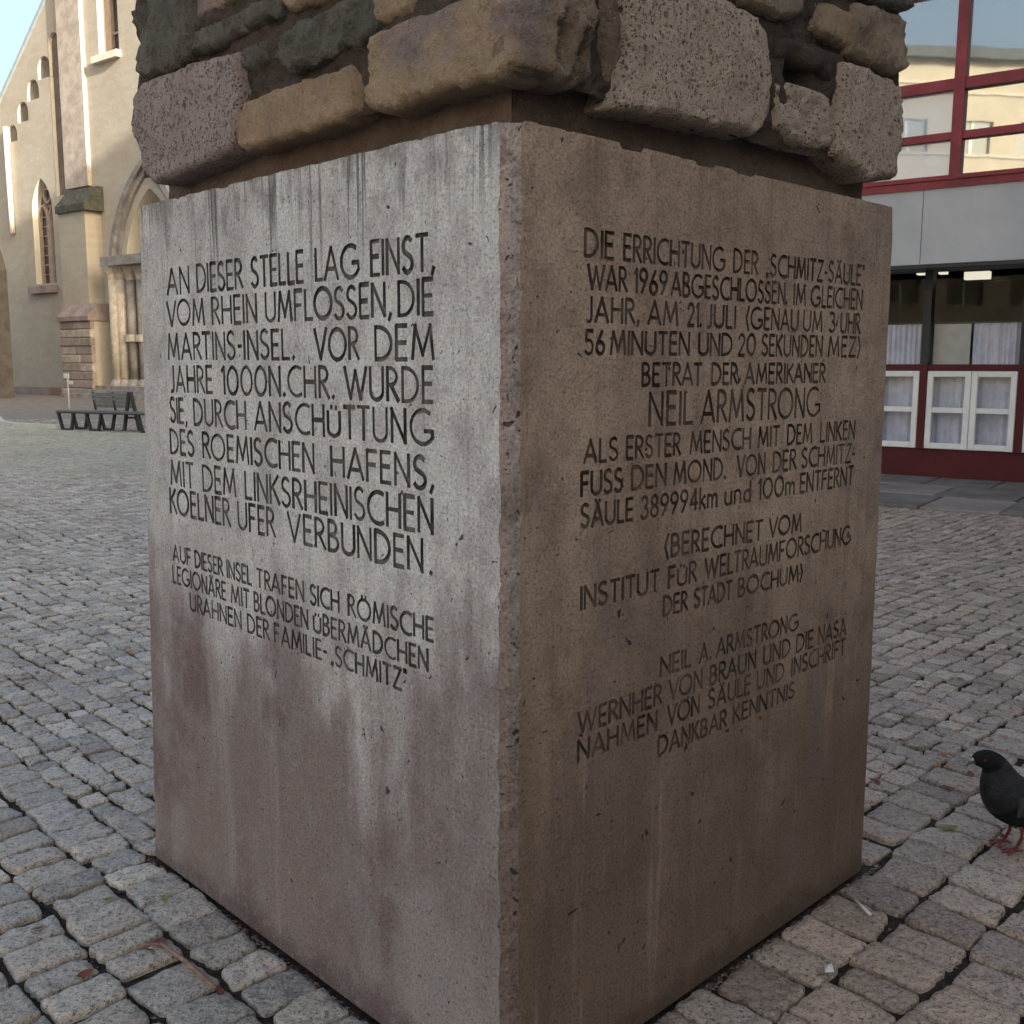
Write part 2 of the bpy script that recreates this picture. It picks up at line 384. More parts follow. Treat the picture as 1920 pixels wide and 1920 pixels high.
def hidden(p):
    """is this ground point behind the plinth as seen by the camera?"""
    q = p - MF.o; a = Vector(((EYE - MF.o).dot(MF.X), (EYE - MF.o).dot(MF.Y))); b = Vector((q.dot(MF.X), q.dot(MF.Y)))
    lo, hi = 0.0, 1.0
    for i, ln in ((0, WR), (1, WL)):
        d = b[i] - a[i]
        if abs(d) < 1e-9:
            if a[i] < 0 or a[i] > ln: return False
            continue
        t0, t1 = -a[i] / d, (ln - a[i]) / d
        if t0 > t1: t0, t1 = t1, t0
        lo, hi = max(lo, t0), min(hi, t1)
    return lo < hi

rnd = random.Random(11)
cobs = []
for fld in ('l', 'r'):
    r = -27.0; row = 0; courses = []
    while r < 3.2:
        near_ = -.12 < r < 0.95
        h = rnd.uniform(0.155, 0.195) * (1.12 if fld == 'r' else 1) if near_ else rnd.uniform(0.09, 0.12)
        if r < 0.03 < r + h: h = h
        courses.append((r, h)); r += h
    # one joint falls on the wall foot
    near0 = min(range(len(courses)), key=lambda k: abs(courses[k][0] - 0.010)); sh = 0.010 - courses[near0][0]
    for (r, h) in courses:
        r += sh
        q = -4.5 + rnd.uniform(0, 0.15)
        while q < 29:
            wd = rnd.uniform(0.10, 0.15) * (1.15 if fld == 'r' else 1) if h > .14 else rnd.uniform(0.085, 0.125)
            if rnd.random() < 0.07: wd *= 1.3
            xm, ym = path_point(r + h / 2, q + wd / 2, fld)
            inl = xm - WR < ym - WL if (xm > 0 and ym > 0) else (xm < ym)
            own = (fld == 'l') == inl
            on = -.03 < xm < WR + .03 and -.03 < ym < WL + .03
            if own and not on:
                wp = MF.o + MF.X * xm + MF.Y * ym
                pr = project(wp)
                keep = pr and (-500 < pr[0] < 2420) and pr[1] < 2700 and pr[2] > 0.6
                if keep and wp.y < 27.5: cobs.append((r, h, q, wd, fld, wp, pr, row))
            q += wd
        row += 1

def sett(mb, cb, fine, seed):
    r, h, q, wd, rm, wp, pr, row = cb
    rn = random.Random(seed); gp = rn.uniform(0.005, 0.0105) if h > .14 else rn.uniform(0.004, 0.0085)
    n = 5 if fine == 2 else (3 if fine == 1 else 1)
    r0, r1, q0, q1 = r + gp * rn.uniform(.6, 1.3), r + h - gp * rn.uniform(.6, 1.3), q + gp * rn.uniform(.5, 1.2), q + wd - gp * rn.uniform(.5, 1.2)
    # outline with rounded, chipped corners, in (q, r)
    cs = [(q0, r0), (q1, r0), (q1, r1), (q0, r1)]
    cs = [(a + rn.uniform(-.010, .010), b + rn.uniform(-.012, .012)) for a, b in cs]
    out = []
    for k in range(4):
        a, b, c = cs[k], cs[(k + 1) % 4], cs[k - 1]
        rc = rn.uniform(0.005, 0.020) if h > .14 else rn.uniform(.004, .014)
        def toward(p, t, d):
            l = math.hypot(t[0] - p[0], t[1] - p[1]) or 1
            return p[0] + (t[0] - p[0]) / l * d, p[1] + (t[1] - p[1]) / l * d
        s0, s1 = toward(a, c, rc), toward(a, b, rc)
        if n == 1: out += [s0, s1]
        else:
            mid = ((s0[0] + s1[0]) / 2 * .55 + a[0] * .45, (s0[1] + s1[1]) / 2 * .55 + a[1] * .45)
            out += [s0, mid, s1]
            e0, e1 = s1, toward(b, a, rc)
            for j in range(1, n):
                t = j / n; ex, ey = e0[0] + (e1[0] - e0[0]) * t, e0[1] + (e1[1] - e0[1]) * t
                out.append((ex + rn.uniform(-.004, .004), ey + rn.uniform(-.004, .004)))
    cq, crr = sum(a for a, b in out) / len(out), sum(b for a, b in out) / len(out)
    zt = rn.uniform(-.004, .004); tx, ty = rn.uniform(-.035, .035), rn.uniform(-.035, .035)
    rings = [(1.02, -0.03), (1.0, -0.006), (0.96, -0.0005), (0.74, 0.0), (0.38, 0.0)] if fine == 2 else ([(1.0, -0.03), (1.0, -0.006), (0.94, 0.0)] if fine == 1 else [(1.0, -0.016), (0.93, -0.002)])
    b = len(mb.v); N = len(out)
    tone = rn.choice([0.72, 0.85, 0.95, 1.0, 1.05, 1.15, 1.25]) * rn.uniform(.92, 1.08); hue = rn.uniform(-.015, .06)
    colr = (tone * (1 + hue), tone, tone * (1 - hue * .6), 1)
    loc = []
    for k, (f, dz) in enumerate(rings):
        for (a, c) in out:
            aa, cc = cq + (a - cq) * f, crr + (c - crr) * f
            x, y = path_point(cc, aa, rm); x, y = warp(x, y, r)
            zz = zt + dz + tx * (aa - cq) + ty * (cc - crr)
            if dz > -.01: zz += noise.fractal(Vector((x * 24, y * 24, seed * .37)), .8, 2.1, 4) * .0065
            loc.append((x, y, zz))
    x, y = path_point(crr, cq, rm); x, y = warp(x, y, r); loc.append((x, y, zt + 0.003 + rn.uniform(-.004, .004)))
    for (x, y, z) in loc:
        p = MF.o + MF.X * x + MF.Y * y; mb.v.append((p.x, p.y, z)); mb.col.append(colr)
    for k in range(len(rings) - 1):
        for i in range(N):
            j = (i + 1) % N; mb.f.append((b + k * N + i, b + k * N + j, b + (k + 1) * N + j, b + (k + 1) * N + i)); mb.m.append(0)
    top = b + (len(rings) - 1) * N; cen = b + len(rings) * N
    for i in range(N): mb.f.append((top + i, top + (i + 1) % N, cen)); mb.m.append(0)

def score(cb):
    X, Y, d = cb[6]
    if not (-20 < X < 1940 and 0 < Y < 1960) or hidden(cb[5]): return 0
    return 1 / d ** 3
order = sorted(range(len(cobs)), key=lambda i: -score(cobs[i]))
single = set(order[:300])
rest = MB()
for i, cb in enumerate(cobs):
    if i in single:
        mb = MB(); sett(mb, cb, 2, i); mb.build('sett', M['cobble'], plaza, fix=False, smooth=True)
    else:
        sett(rest, cb, 1 if cb[6][2] < 6.5 else 0, i)
tag(rest.build('sett_field', M['cobble'], plaza, fix=False), kind='stuff')
print('setts', len(cobs), 'tris~', len(rest.f))
# ------------------------------------------------------------------ lettering (single-stroke carved capitals)
def arc(cx_, cy_, rx, ry, a0, a1, n=9):
    return [(cx_ + rx * math.cos(R(a0 + (a1 - a0) * i / n)), cy_ + ry * math.sin(R(a0 + (a1 - a0) * i / n))) for i in range(n + 1)]
G = {
 'A': (.62, [[(0, 0), (.31, 1), (.62, 0)], [(.10, .30), (.52, .30)]]),
 'B': (.42, [[(0, 0), (0, 1)], [(0, 1)] + arc(.16, .76, .20, .24, 90, -90, 6) + [(0, .52)], [(0, .52)] + arc(.18, .26, .24, .26, 90, -90, 6) + [(0, 0)]]),
 'C': (.62, [arc(.44, .5, .44, .5, 62, 298, 12)]),
 'D': (.58, [[(0, 0), (0, 1)], [(0, 1)] + arc(.14, .5, .44, .5, 90, -90, 10) + [(0, 0)]]),
 'E': (.36, [[(.36, 1), (0, 1), (0, 0), (.36, 0)], [(0, .52), (.32, .52)]]),
 'F': (.36, [[(.36, 1), (0, 1), (0, 0)], [(0, .52), (.31, .52)]]),
 'G': (.80, [arc(.44, .5, .44, .5, 55, 330, 12) , [(.80, .22), (.80, .42), (.52, .42)]]),
 'H': (.52, [[(0, 0), (0, 1)], [(.52, 0), (.52, 1)], [(0, .52), (.52, .52)]]),
 'I': (.0, [[(0, 0), (0, 1)]]),
 'J': (.22, [[(.22, 1), (.22, .14)] + arc(.08, .14, .14, .16, 0, -110, 5)]),
 'K': (.44, [[(0, 0), (0, 1)], [(.42, 1), (0, .46)], [(.10, .58), (.46, 0)]]),
 'L': (.34, [[(0, 1), (0, 0), (.34, 0)]]),
 'M': (.72, [[(0, 0), (.10, 1), (.36, .12), (.62, 1), (.72, 0)]]),
 'N': (.52, [[(0, 0), (0, 1), (.52, 0), (.52, 1)]]),
 'O': (.84, [arc(.42, .5, .42, .5, 0, 360, 18)]),
 'P': (.40, [[(0, 0), (0, 1)], [(0, 1)] + arc(.16, .74, .22, .26, 90, -90, 6) + [(0, .48)]]),
 'R': (.42, [[(0, 0), (0, 1)], [(0, 1)] + arc(.16, .75, .22, .25, 90, -90, 6) + [(0, .50)], [(.14, .50), (.44, 0)]]),
 'S': (.40, [arc(.20, .76, .19, .24, 40, 250, 8)[:-1] + arc(.19, .25, .21, .25, 75, -150, 8)]),
 'T': (.46, [[(0, 1), (.46, 1)], [(.23, 1), (.23, 0)]]),
 'U': (.52, [[(0, 1), (0, .26)] + arc(.26, .26, .26, .26, 180, 360, 8) + [(.52, 1)]]),
 'V': (.60, [[(0, 1), (.30, 0), (.60, 1)]]),
 'W': (.92, [[(0, 1), (.24, 0), (.46, .92), (.68, 0), (.92, 1)]]),
 'Z': (.46, [[(.02, 1), (.46, 1), (0, 0), (.46, 0)]]),
 '0': (.60, [arc(.30, .5, .30, .5, 0, 360, 16)]),
 '1': (.14, [[(0, .84), (.14, 1), (.14, 0)]]),
 '2': (.44, [arc(.21, .75, .21, .25, 170, -35, 7) + [(0, 0), (.44, 0)]]),
 '3': (.40, [arc(.18, .76, .18, .24, 140, -80, 7) + arc(.18, .26, .22, .26, 80, -140, 8)]),
 '4': (.46, [[(.34, 0), (.34, 1), (0, .30), (.46, .30)]]),
 '5': (.40, [[(.38, 1), (.08, 1), (.04, .58)] + arc(.17, .31, .22, .31, 100, -140, 8)]),
 '6': (.44, [[(.32, 1), (.04, .42)] + arc(.22, .26, .21, .26, 150, 510, 14)]),
 '8': (.40, [arc(.20, .76, .17, .24, -90, 270, 12), arc(.20, .26, .20, .26, 90, 450, 12)]),
 '9': (.44, [[(.12, 0), (.40, .58)] + arc(.22, .74, .21, .26, -30, 330, 14)]),
 'k': (.34, [[(0, 0), (0, 1)], [(.30, .62), (0, .28)], [(.08, .36), (.34, 0)]]),
 'm': (.60, [[(0, 0), (0, .62)], [(0, .42)] + arc(.15, .46, .15, .16, 180, 0, 6) + [(.30, 0)], [(.30, .42)] + arc(.45, .46, .15, .16, 180, 0, 6) + [(.60, 0)]]),
 'u': (.34, [[(0, .62), (0, .16)] + arc(.17, .16, .17, .16, 180, 360, 6) + [(.34, .62)], [(.34, .2), (.34, 0)]]),
 'n': (.34, [[(0, 0), (0, .62)], [(0, .42)] + arc(.17, .45, .17, .17, 180, 0, 6) + [(.34, 0)]]),
 'd': (.38, [arc(.19, .30, .19, .30, 0, 360, 12), [(.38, 1), (.38, 0)]]),
 '.': (.05, [[(.0, .0), (.05, .06)]]),
 ',': (.07, [[(.07, .08), (0, -.12)]]),
 '-': (.18, [[(0, .45), (.18, .45)]]),
 '(': (.16, [[(.16, 1.05), (0, .5), (.16, -.08)]]),
 ')': (.16, [[(0, 1.05), (.16, .5), (0, -.08)]]),
 'q': (.12, [[(0, -.10), (.03, .06)], [(.08, -.10), (.12, .06)]]),       # low opening quotes
 'p': (.12, [[(0, 1.06), (.02, .90)], [(.09, 1.06), (.11, .90)]]),         # high closing quotes
}
def umlaut(base, lo):
    w, st = G[base]; c = w / 2
    if lo: st = [[(x, y * .78) for x, y in s] for s in st]
    t = .90 if lo else 1.08
    return (w, st + [[(c - .11, t), (c - .11, t + .07)], [(c + .11, t), (c + .11, t + .07)]])
G['Ü'] = umlaut('U', True); G['Ä'] = umlaut('A', False); G['Ö'] = umlaut('O', False)

def word_strokes(txt):
    x = 0; out = []; last = None
    for ch in txt:
        w, st = G[ch]
        if last: x += 0.13 if (last in 'AVWTLKRY(' and ch in 'AVWTJ)O') else 0.19
        out += [[(px + x, py) for px, py in s] for s in st]; x += w; last = ch
    cut = []
    for s in out:
        s = [p for i, p in enumerate(s) if i == 0 or math.hypot(p[0] - s[i - 1][0], p[1] - s[i - 1][1]) > 1e-3]                       # a chisel stroke ends at every sharp turn
        cur = [s[0]]
        for i in range(1, len(s)):
            cur.append(s[i])
            if i < len(s) - 1:
                a = (s[i][0] - s[i - 1][0], s[i][1] - s[i - 1][1]); b_ = (s[i + 1][0] - s[i][0], s[i + 1][1] - s[i][1])
                if a[0] * b_[0] + a[1] * b_[1] < .45 * math.hypot(*a) * math.hypot(*b_): cut.append(cur); cur = [s[i]]
        cut.append(cur)
    return cut, max(x, 0.06)

# each line: left end (x, top y, base y), right end (x, top y, base y), words with their photo x-range
LEFT = [
 ((318, 505, 552), (812, 438, 505), [('AN', 313, 356), ('DIESER', 369, 456), ('STELLE', 471, 571), ('LAG', 590, 675), ('EINST,', 694, 816)]),
 ((318, 566, 611), (812, 523, 588), [('VOM', 313, 385), ('RHEIN', 397, 483), ('UMFLOSSEN,', 497, 735), ('DIE', 745, 814)]),
 ((318, 627, 673), (812, 609, 673), [('MARTINS-INSEL.', 315, 554), ('VOR', 589, 674), ('DEM', 702, 816)]),
 ((318, 687, 733), (812, 690, 754), [('JAHRE', 319, 400), ('1000N.CHR.', 415, 629), ('WURDE', 645, 814)]),
 ((318, 747, 791), (812, 770, 835), [('SIE,', 319, 352), ('DURCH', 363, 463), ('ANSCHÜTTUNG', 476, 814)]),
 ((322, 806, 849), (806, 857, 917), [('DES', 319, 365), ('ROEMISCHEN', 380, 591), ('HAFENS,', 620, 814)]),
 ((320, 864, 907), (812, 937, 1001), [('MIT', 320, 365), ('DEM', 380, 444), ('LINKSRHEINISCHEN', 459, 814)]),
 ((320, 916, 960), (800, 1014, 1074), [('KOELNER', 319, 433), ('UFER', 446, 517), ('VERBUNDEN', 539, 795), ('.', 805, 812)]),
 ((325, 1022, 1050), (812, 1161, 1203), [('AUF', 324, 359), ('DIESER', 365, 419), ('INSEL', 425, 473), ('TRAFEN', 481, 571), ('SICH', 581, 637), ('RÖMISCHE', 652, 814)]),
 ((325, 1061, 1091), (804, 1219, 1258), [('LEGIONÄRE', 324, 425), ('MIT', 433, 469), ('BLONDEN', 476, 579), ('ÜBERMÄDCHEN', 587, 804)]),
 ((357, 1113, 1143), (749, 1254, 1292), [('URAHNEN', 356, 454), ('DER', 464, 506), ('FAMILIE-', 514, 614), ('qSCHMITZp', 620, 764)]),
]
RIGHTT = [
 ((1098, 430, 480), (1617, 500, 535), [('DIE', 1095, 1152), ('ERRICHTUNG', 1168, 1360), ('DER', 1374, 1422), ('qSCHMITZ-SÄULEp', 1436, 1620)]),
 ((1103, 496, 541), (1615, 545, 580), [('WAR', 1100, 1177), ('1969', 1187, 1252), ('ABGESCHLOSSEN.', 1257, 1477), ('IM', 1487, 1511), ('GLEICHEN', 1519, 1617)]),
 ((1100, 557, 602), (1612, 590, 625), [('JAHR,', 1098, 1200), ('AM', 1213, 1272), ('21.', 1288, 1316), ('JULI', 1324, 1380), ('(GENAU', 1397, 1497), ('UM', 1505, 1542), ('3', 1553, 1566), ('UHR', 1575, 1613)]),
 ((1095, 620, 663), (1612, 633, 668), [('56', 1095, 1135), ('MINUTEN', 1143, 1293), ('UND', 1308, 1373), ('20', 1383, 1417), ('SEKUNDEN', 1427, 1542), ('MEZ)', 1552, 1613)]),
 ((1203, 682, 723), (1548, 683, 716), [('BETRAT', 1202, 1317), ('DER', 1333, 1383), ('AMERIKANER', 1395, 1548)]),
 ((1215, 737, 798), (1537, 728, 780), [('NEIL', 1215, 1300), ('ARMSTRONG', 1313, 1537)]),
 ((1095, 826, 868), (1603, 789, 822), [('ALS', 1093, 1160), ('ERSTER', 1173, 1277), ('MENSCH', 1293, 1408), ('MIT', 1420, 1462), ('DEM', 1475, 1523), ('LINKEN', 1537, 1603)]),
 ((1090, 887, 930), (1602, 832, 865), [('FUSS', 1088, 1168), ('DEN', 1183, 1250), ('MOND.', 1262, 1362), ('VON', 1380, 1435), ('DER', 1448, 1493), ('SCHMITZ-', 1502, 1603)]),
 ((1090, 948, 990), (1598, 875, 908), [('SÄULE', 1088, 1188), ('389994km', 1200, 1345), ('und', 1358, 1408), ('100m', 1420, 1490), ('ENTFERNT', 1499, 1600)]),
 ((1245, 1005, 1046), (1502, 964, 996), [('(BERECHNET', 1245, 1430), ('VOM', 1440, 1503)]),
 ((1088, 1102, 1143), (1593, 987, 1019), [('INSTITUT', 1087, 1237), ('FÜR', 1252, 1307), ('WELTRAUMFORSCHUNG', 1320, 1595)]),
 ((1242, 1120, 1155), (1503, 1059, 1088), [('DER', 1242, 1290), ('STADT', 1300, 1373), ('BOCHUM)', 1383, 1505)]),
 ((1238, 1234, 1268), (1495, 1150, 1179), [('NEIL', 1237, 1297), ('A.', 1310, 1334), ('ARMSTRONG', 1342, 1497)]),
 ((1083, 1338, 1377), (1585, 1160, 1189), [('WERNHER', 1082, 1242), ('VON', 1253, 1317), ('BRAUN', 1330, 1418), ('UND', 1430, 1482), ('DIE', 1492, 1525), ('NASA', 1533, 1587)]),
 ((1082, 1391, 1429), (1583, 1198, 1227), [('NAHMEN', 1082, 1233), ('VON', 1250, 1312), ('SÄULE', 1327, 1407), ('UND', 1418, 1470), ('INSCHRIFT', 1483, 1585)]),
 ((1233, 1384, 1418), (1488, 1279, 1307), [('DANKBAR', 1232, 1363), ('KENNTNIS', 1373, 1490)]),
]
def face_at(side, X, Y, off=0.0):
    """pixel -> (u, z) on the grey ('l') or brown ('r') face"""
    if side == 'l': return MF.side(X, Y, -off)
    return MF.at(X, Y, off)

def lay_text(lines, side, wbig, wsmall):
    """-> list of lines; a line is a list of stroke quads in (u, z)"""
    res = []
    for li, (A, B, words) in enumerate(lines):
        rn = random.Random(100 + li)
        ub0, zb0 = face_at(side, A[0], A[2]); ut0, zt0 = face_at(side, A[0], A[1])
        ub1, zb1 = face_at(side, B[0], B[2]); ut1, zt1 = face_at(side, B[0], B[1])
        for txt, xa, xb in words:
            quads = []
            def at_x(X):
                t = (X - A[0]) / (B[0] - A[0])
                yb = A[2] + (B[2] - A[2]) * t; yt = A[1] + (B[1] - A[1]) * t
                u, zb = face_at(side, X, yb); _, zt = face_at(side, X, yt)
                return u, zb, zt
            ua, zba, zta = at_x(xa); ub, zbb, ztb = at_x(xb)
            st, wt = word_strokes(txt); capm = (zta - zba + ztb - zbb) / 2
            sw = (wbig if capm > 0.06 else wsmall)
            pad = sw * .5 / max(abs(ub - ua), 1e-6)
            for s in st:
                sx, sy = rn.uniform(-.012, .012), rn.uniform(-.03, .03)
                pts = []
                for (px, py) in s:
                    t = pad + (1 - 2 * pad) * (px + sx) / wt; zb = zba + (zbb - zba) * t; cap = (zta - zba) + ((ztb - zbb) - (zta - zba)) * t
                    pts.append(Vector((ua + (ub - ua) * t, zb + (py + (sy if 0 < py < 1 else sy * .4)) * cap)))
                closed = (pts[0] - pts[-1]).length < 1e-4
                if closed: pts = pts[:-1]
                n = len(pts); L_, R_ = [], []
                w0 = sw * rn.uniform(.85, 1.12)
                for i in range(n):
                    a = pts[(i - 1) % n] if (closed or i) else None; b = pts[(i + 1) % n] if (closed or i < n - 1) else None
                    d0 = (pts[i] - a).normalized() if a is not None else None; d1 = (b - pts[i]).normalized() if b is not None else None
                    d0 = d0 or d1; d1 = d1 or d0
                    n0 = Vector((-d0.y, d0.x)); n1 = Vector((-d1.y, d1.x)); m = n0 + n1
                    m = m.normalized() if m.length > .2 else n0
                    k = min(1.5, 1 / max(.35, m.dot(n0)))
                    hw = w0 / 2 * rn.uniform(.9, 1.1)
                    p = pts[i].copy()
                    if not closed and i == 0: p -= d1 * sw * .3
                    if not closed and i == n - 1: p += d0 * sw * .3
                    L_.append(p + m * hw * k); R_.append(p - m * hw * k)
                for i in range(n if closed else n - 1):
                    j = (i + 1) % n; quads.append([L_[i], L_[j], R_[j], R_[i]])
            res.append(quads)
    return res

def engrave(outer, lines, depth, spacing=None):
    """split a face into flat surface and sunk letters -> (surface tris, per line: floor tris, wall quads), points in (u, z)"""
    if sum(outer[i - 1][0] * outer[i][1] - outer[i][0] * outer[i - 1][1] for i in range(len(outer))) < 0: outer = outer[::-1]
    V = [Vector(p) for p in outer]; F = [list(range(len(outer)))]; owner = [-1]
    for li, quads in enumerate(lines):
        for q in quads:
            if sum(q[i - 1].x * q[i].y - q[i].x * q[i - 1].y for i in range(4)) < 0: q = q[::-1]
            b = len(V); V += q; F.append([b, b + 1, b + 2, b + 3]); owner.append(li)
    vo, eo, fo, _, _, of = delaunay_2d_cdt(V, [], F, 1, 1e-5)
    cell = .02; grid = {}
    for k in range(1, len(F)):
        q = [V[i] for i in F[k]]
        for gx_ in range(int(min(p.x for p in q) // cell), int(max(p.x for p in q) // cell) + 1):
            for gy_ in range(int(min(p.y for p in q) // cell), int(max(p.y for p in q) // cell) + 1): grid.setdefault((gx_, gy_), []).append((q, owner[k]))
    def pin(p, q):
        s = [(q[i].x - q[i - 1].x) * (p.y - q[i - 1].y) - (q[i].y - q[i - 1].y) * (p.x - q[i - 1].x) for i in range(4)]
        return min(s) > -1e-9
    cls = []
    for f in fo:
        p = (vo[f[0]] + vo[f[1]] + vo[f[2]]) / 3; c = -1
        for q, o in grid.get((int(p.x // cell), int(p.y // cell)), ()):
            if pin(p, q): c = o; break
        cls.append(c)
    return vo, fo, cls

# ------------------------------------------------------------------ the monument
mon = MF.empty('stone_monument')
tag(mon, 'rubble stone pillar on a tall inscribed concrete block in the cobbled square', 'monument')

def rag(n, amp, seed, f=3.0):
    return [noise.fractal(Vector((i / n * f * 10, seed, 0)), .6, 2, 4) * amp for i in range(n + 1)]

CH = 0.026      # worn arris between the two faces
NZ = 90
jl, jr = rag(NZ, .0055, 1.5, 6), rag(NZ, .0055, 8.5, 6)
for k_, d_ in ((9, .008), (10, .005), (27, .004), (41, .008), (42, .005), (57, .006), (76, .007)): jr[k_] += d_
for k_, d_ in ((5, .004), (19, .006), (33, .004), (34, .007), (50, .004), (83, .006)): jl[k_] += d_
zs = [PH * i / NZ for i in range(NZ + 1)]
arrL = [(CH + jl[i], zs[i] - (0.006 if i == NZ else 0)) for i in range(NZ + 1)]
arrR = [(CH + jr[i], zs[i] - (0.006 if i == NZ else 0)) for i in range(NZ + 1)]
# outer edges follow the photo: the block draws in slightly towards the top
lb, lt = face_at('l', 293, 1612)[0], face_at('l', 262, 392)[0]
rb, rt = face_at('r', 1614, 1637)[0], face_at('r', 1676, 392)[0]
farL = [(lb + (lt - lb) * i / 24 + noise.noise(Vector((i * .7, 4, 0))) * .003, PH * i / 24) for i in range(25)]
farR = [(rb + (rt - rb) * i / 24 + noise.noise(Vector((i * .7, 9, 0))) * .003, PH * i / 24) for i in range(25)]
farL[-1] = (farL[-1][0] - .006, PH - .004); farR[-1] = (farR[-1][0] - .008, PH - .012)
topL, topR = [], []
NT_ = 150
for i in range(1, NT_):
    t = i / NT_
    topL.append((CH + (lt - CH) * t, PH + noise.fractal(Vector((t * 22, 2.2, 0)), .6, 2, 4) * .0022 - max(0, noise.fractal(Vector((t * 14, 5.2, 0)), .6, 2, 4) - .3) * .012))
    chip = noise.fractal(Vector((t * 9, 7.7, 0)), .6, 2, 5)
    dz = noise.fractal(Vector((t * 30, 3.3, 0)), .6, 2, 3) * .0012 - max(0, chip - .3) * .010
    if .19 < t < .24: dz -= .010
    if .36 < t < .41: dz -= .008
    topR.append((CH + (rt - CH) * t, PH + dz))
outL = arrL + topL + farL[::-1]           # (u, z)
outR = arrR + topR + farR[::-1]

def to_l(u, z, d=0.0): return (d, u, z)     # local coords; d = depth into the block
def to_r(u, z, d=0.0): return (u, d, z)

plinth = MB(); scripts = []
for side, outer, lines, cv, mi in (('l', outL, lay_text(LEFT, 'l', .0094, .0074), to_l, 0), ('r', outR, lay_text(RIGHTT, 'r', .0086, .0076), to_r, 1)):
    vo, fo, cls = engrave(outer, lines, .006)
    b = len(plinth.v); plinth.v += [cv(p.x, p.y) for p in vo]
    for f, c in zip(fo, cls):
        if c < 0: plinth.f.append(tuple(b + i for i in f)); plinth.m.append(mi)
    # letters: sunk floors and cut walls, one mesh for each carved line
    em = {}
    for f, c in zip(fo, cls):
        for i in range(3): em[(f[i], f[(i + 1) % 3])] = c
    for li in range(len(lines)):
        mb = MB(); mp = {}
        def vid(i, deep):
            if (i, deep) not in mp:
                mp[(i, deep)] = len(mb.v); mb.v.append(cv(vo[i].x, vo[i].y, .0065 if deep else .0))
            return mp[(i, deep)]
        for f, c in zip(fo, cls):
            if c != li: continue
            mb.f.append(tuple(vid(i, True) for i in f)); mb.m.append(0)
            for i in range(3):
                a, d = f[i], f[(i + 1) % 3]
                if em.get((d, a), -1) == -1:
                    mb.f.append((vid(a, False), vid(d, False), vid(d, True), vid(a, True))); mb.m.append(0)
        scripts.append((mb, M['letter'] if side == 'l' else M['letter_r']))
# worn arris strip
b = len(plinth.v)
for i in range(NZ + 1):
    wob = noise.fractal(Vector((zs[i] * 22, 2, 5)), .6, 2, 5) * .004
    plinth.v += [to_l(*arrL[i]), (CH * .42 + wob, CH * .42 + wob, arrL[i][1]), to_r(*arrR[i])]
for i in range(NZ):
    for k in range(2): plinth.f.append((b + i * 3 + k, b + i * 3 + k + 1, b + (i + 1) * 3 + k + 1, b + (i + 1) * 3 + k)); plinth.m.append(2)
# top, and the two faces turned away
bx, by = rt, lt
plinth.box(.004, rb - .004, .004, lb - .004, -.05, -.04, 1)
for (p, q) in ((farR, (1, 0)), (farL, (0, 1))):
    cvf = to_r if q[0] else to_l
    for i in range(24):
        u0, z0 = p[i]; u1, z1 = p[i + 1]
        o0 = lb if q[0] else rb
        plinth.poly([cvf(u0, z0), cvf(u0, z0, o0), cvf(u1, z1, o0), cvf(u1, z1)], mi=1 if q[0] else 0)
plinth.box(.012, rt - .012, .012, lt - .012, PH - .03, PH - .008, 1)
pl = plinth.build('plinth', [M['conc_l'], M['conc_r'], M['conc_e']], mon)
pl['label'] = 'concrete block with grey left face and brown right face, both carved with text'
for mb, m in scripts: mb.build('carved_word', m, pl)

# mortar bed under the stones, and the rubble core
nk = MB(); S = .066
N = 40
def wallgrid(mb, side, u0, u1, z0, z1, d0, amp, nu, nz, skip=None, mi=0):
    b = len(mb.v); cvf = to_l if side == 'l' else to_r
    for j in range(nz + 1):
        for i in range(nu + 1):
            u = u0 + (u1 - u0) * i / nu; z = z0 + (z1 - z0) * j / nz
            d = d0 + noise.fractal(Vector((u * 9, z * 9, 5 if side == 'l' else 15)), .7, 2, 5) * amp
            if skip: d += skip(u, z)
            mb.v.append(cvf(u, z, d))
    for j in range(nz):
        for i in range(nu):
            mb.f.append((b + j * (nu + 1) + i, b + j * (nu + 1) + i + 1, b + (j + 1) * (nu + 1) + i + 1, b + (j + 1) * (nu + 1) + i)); mb.m.append(mi)
wallgrid(nk, 'l', S, lt - .03, PH - .03, PH + .13, S, .006, 60, 8)
wallgrid(nk, 'r', S, rt - .05, PH - .03, PH + .13, S, .006, 60, 8)
nk.box(S + .012, rt - .052, S + .012, lt - .032, PH - .03, PH + .13)
nk.build('mortar_bed', M['neck'], mon, fix=False)
core = MB(); CS = .046
hu, hz = face_at('r', 1510, 160)
def hollow(u, z):
    du, dz = (u - hu) / .072, (z - hz) / .085
    return .20 * max(0, min(1, 1.6 - 1.6 * math.hypot(du, dz)))
wallgrid(core, 'l', CS, lt + .0, PH + .075, PH + .80, CS - .032, .018, 110, 60)
wallgrid(core, 'r', CS, rt + .0, PH + .075, PH + .80, CS - .032, .018, 110, 60, hollow)
core.box(.13, rt - .01, .13, lt - .01, PH + .06, PH + 2.4)
core.build('mortar_core', M['mortar'], mon, fix=False)

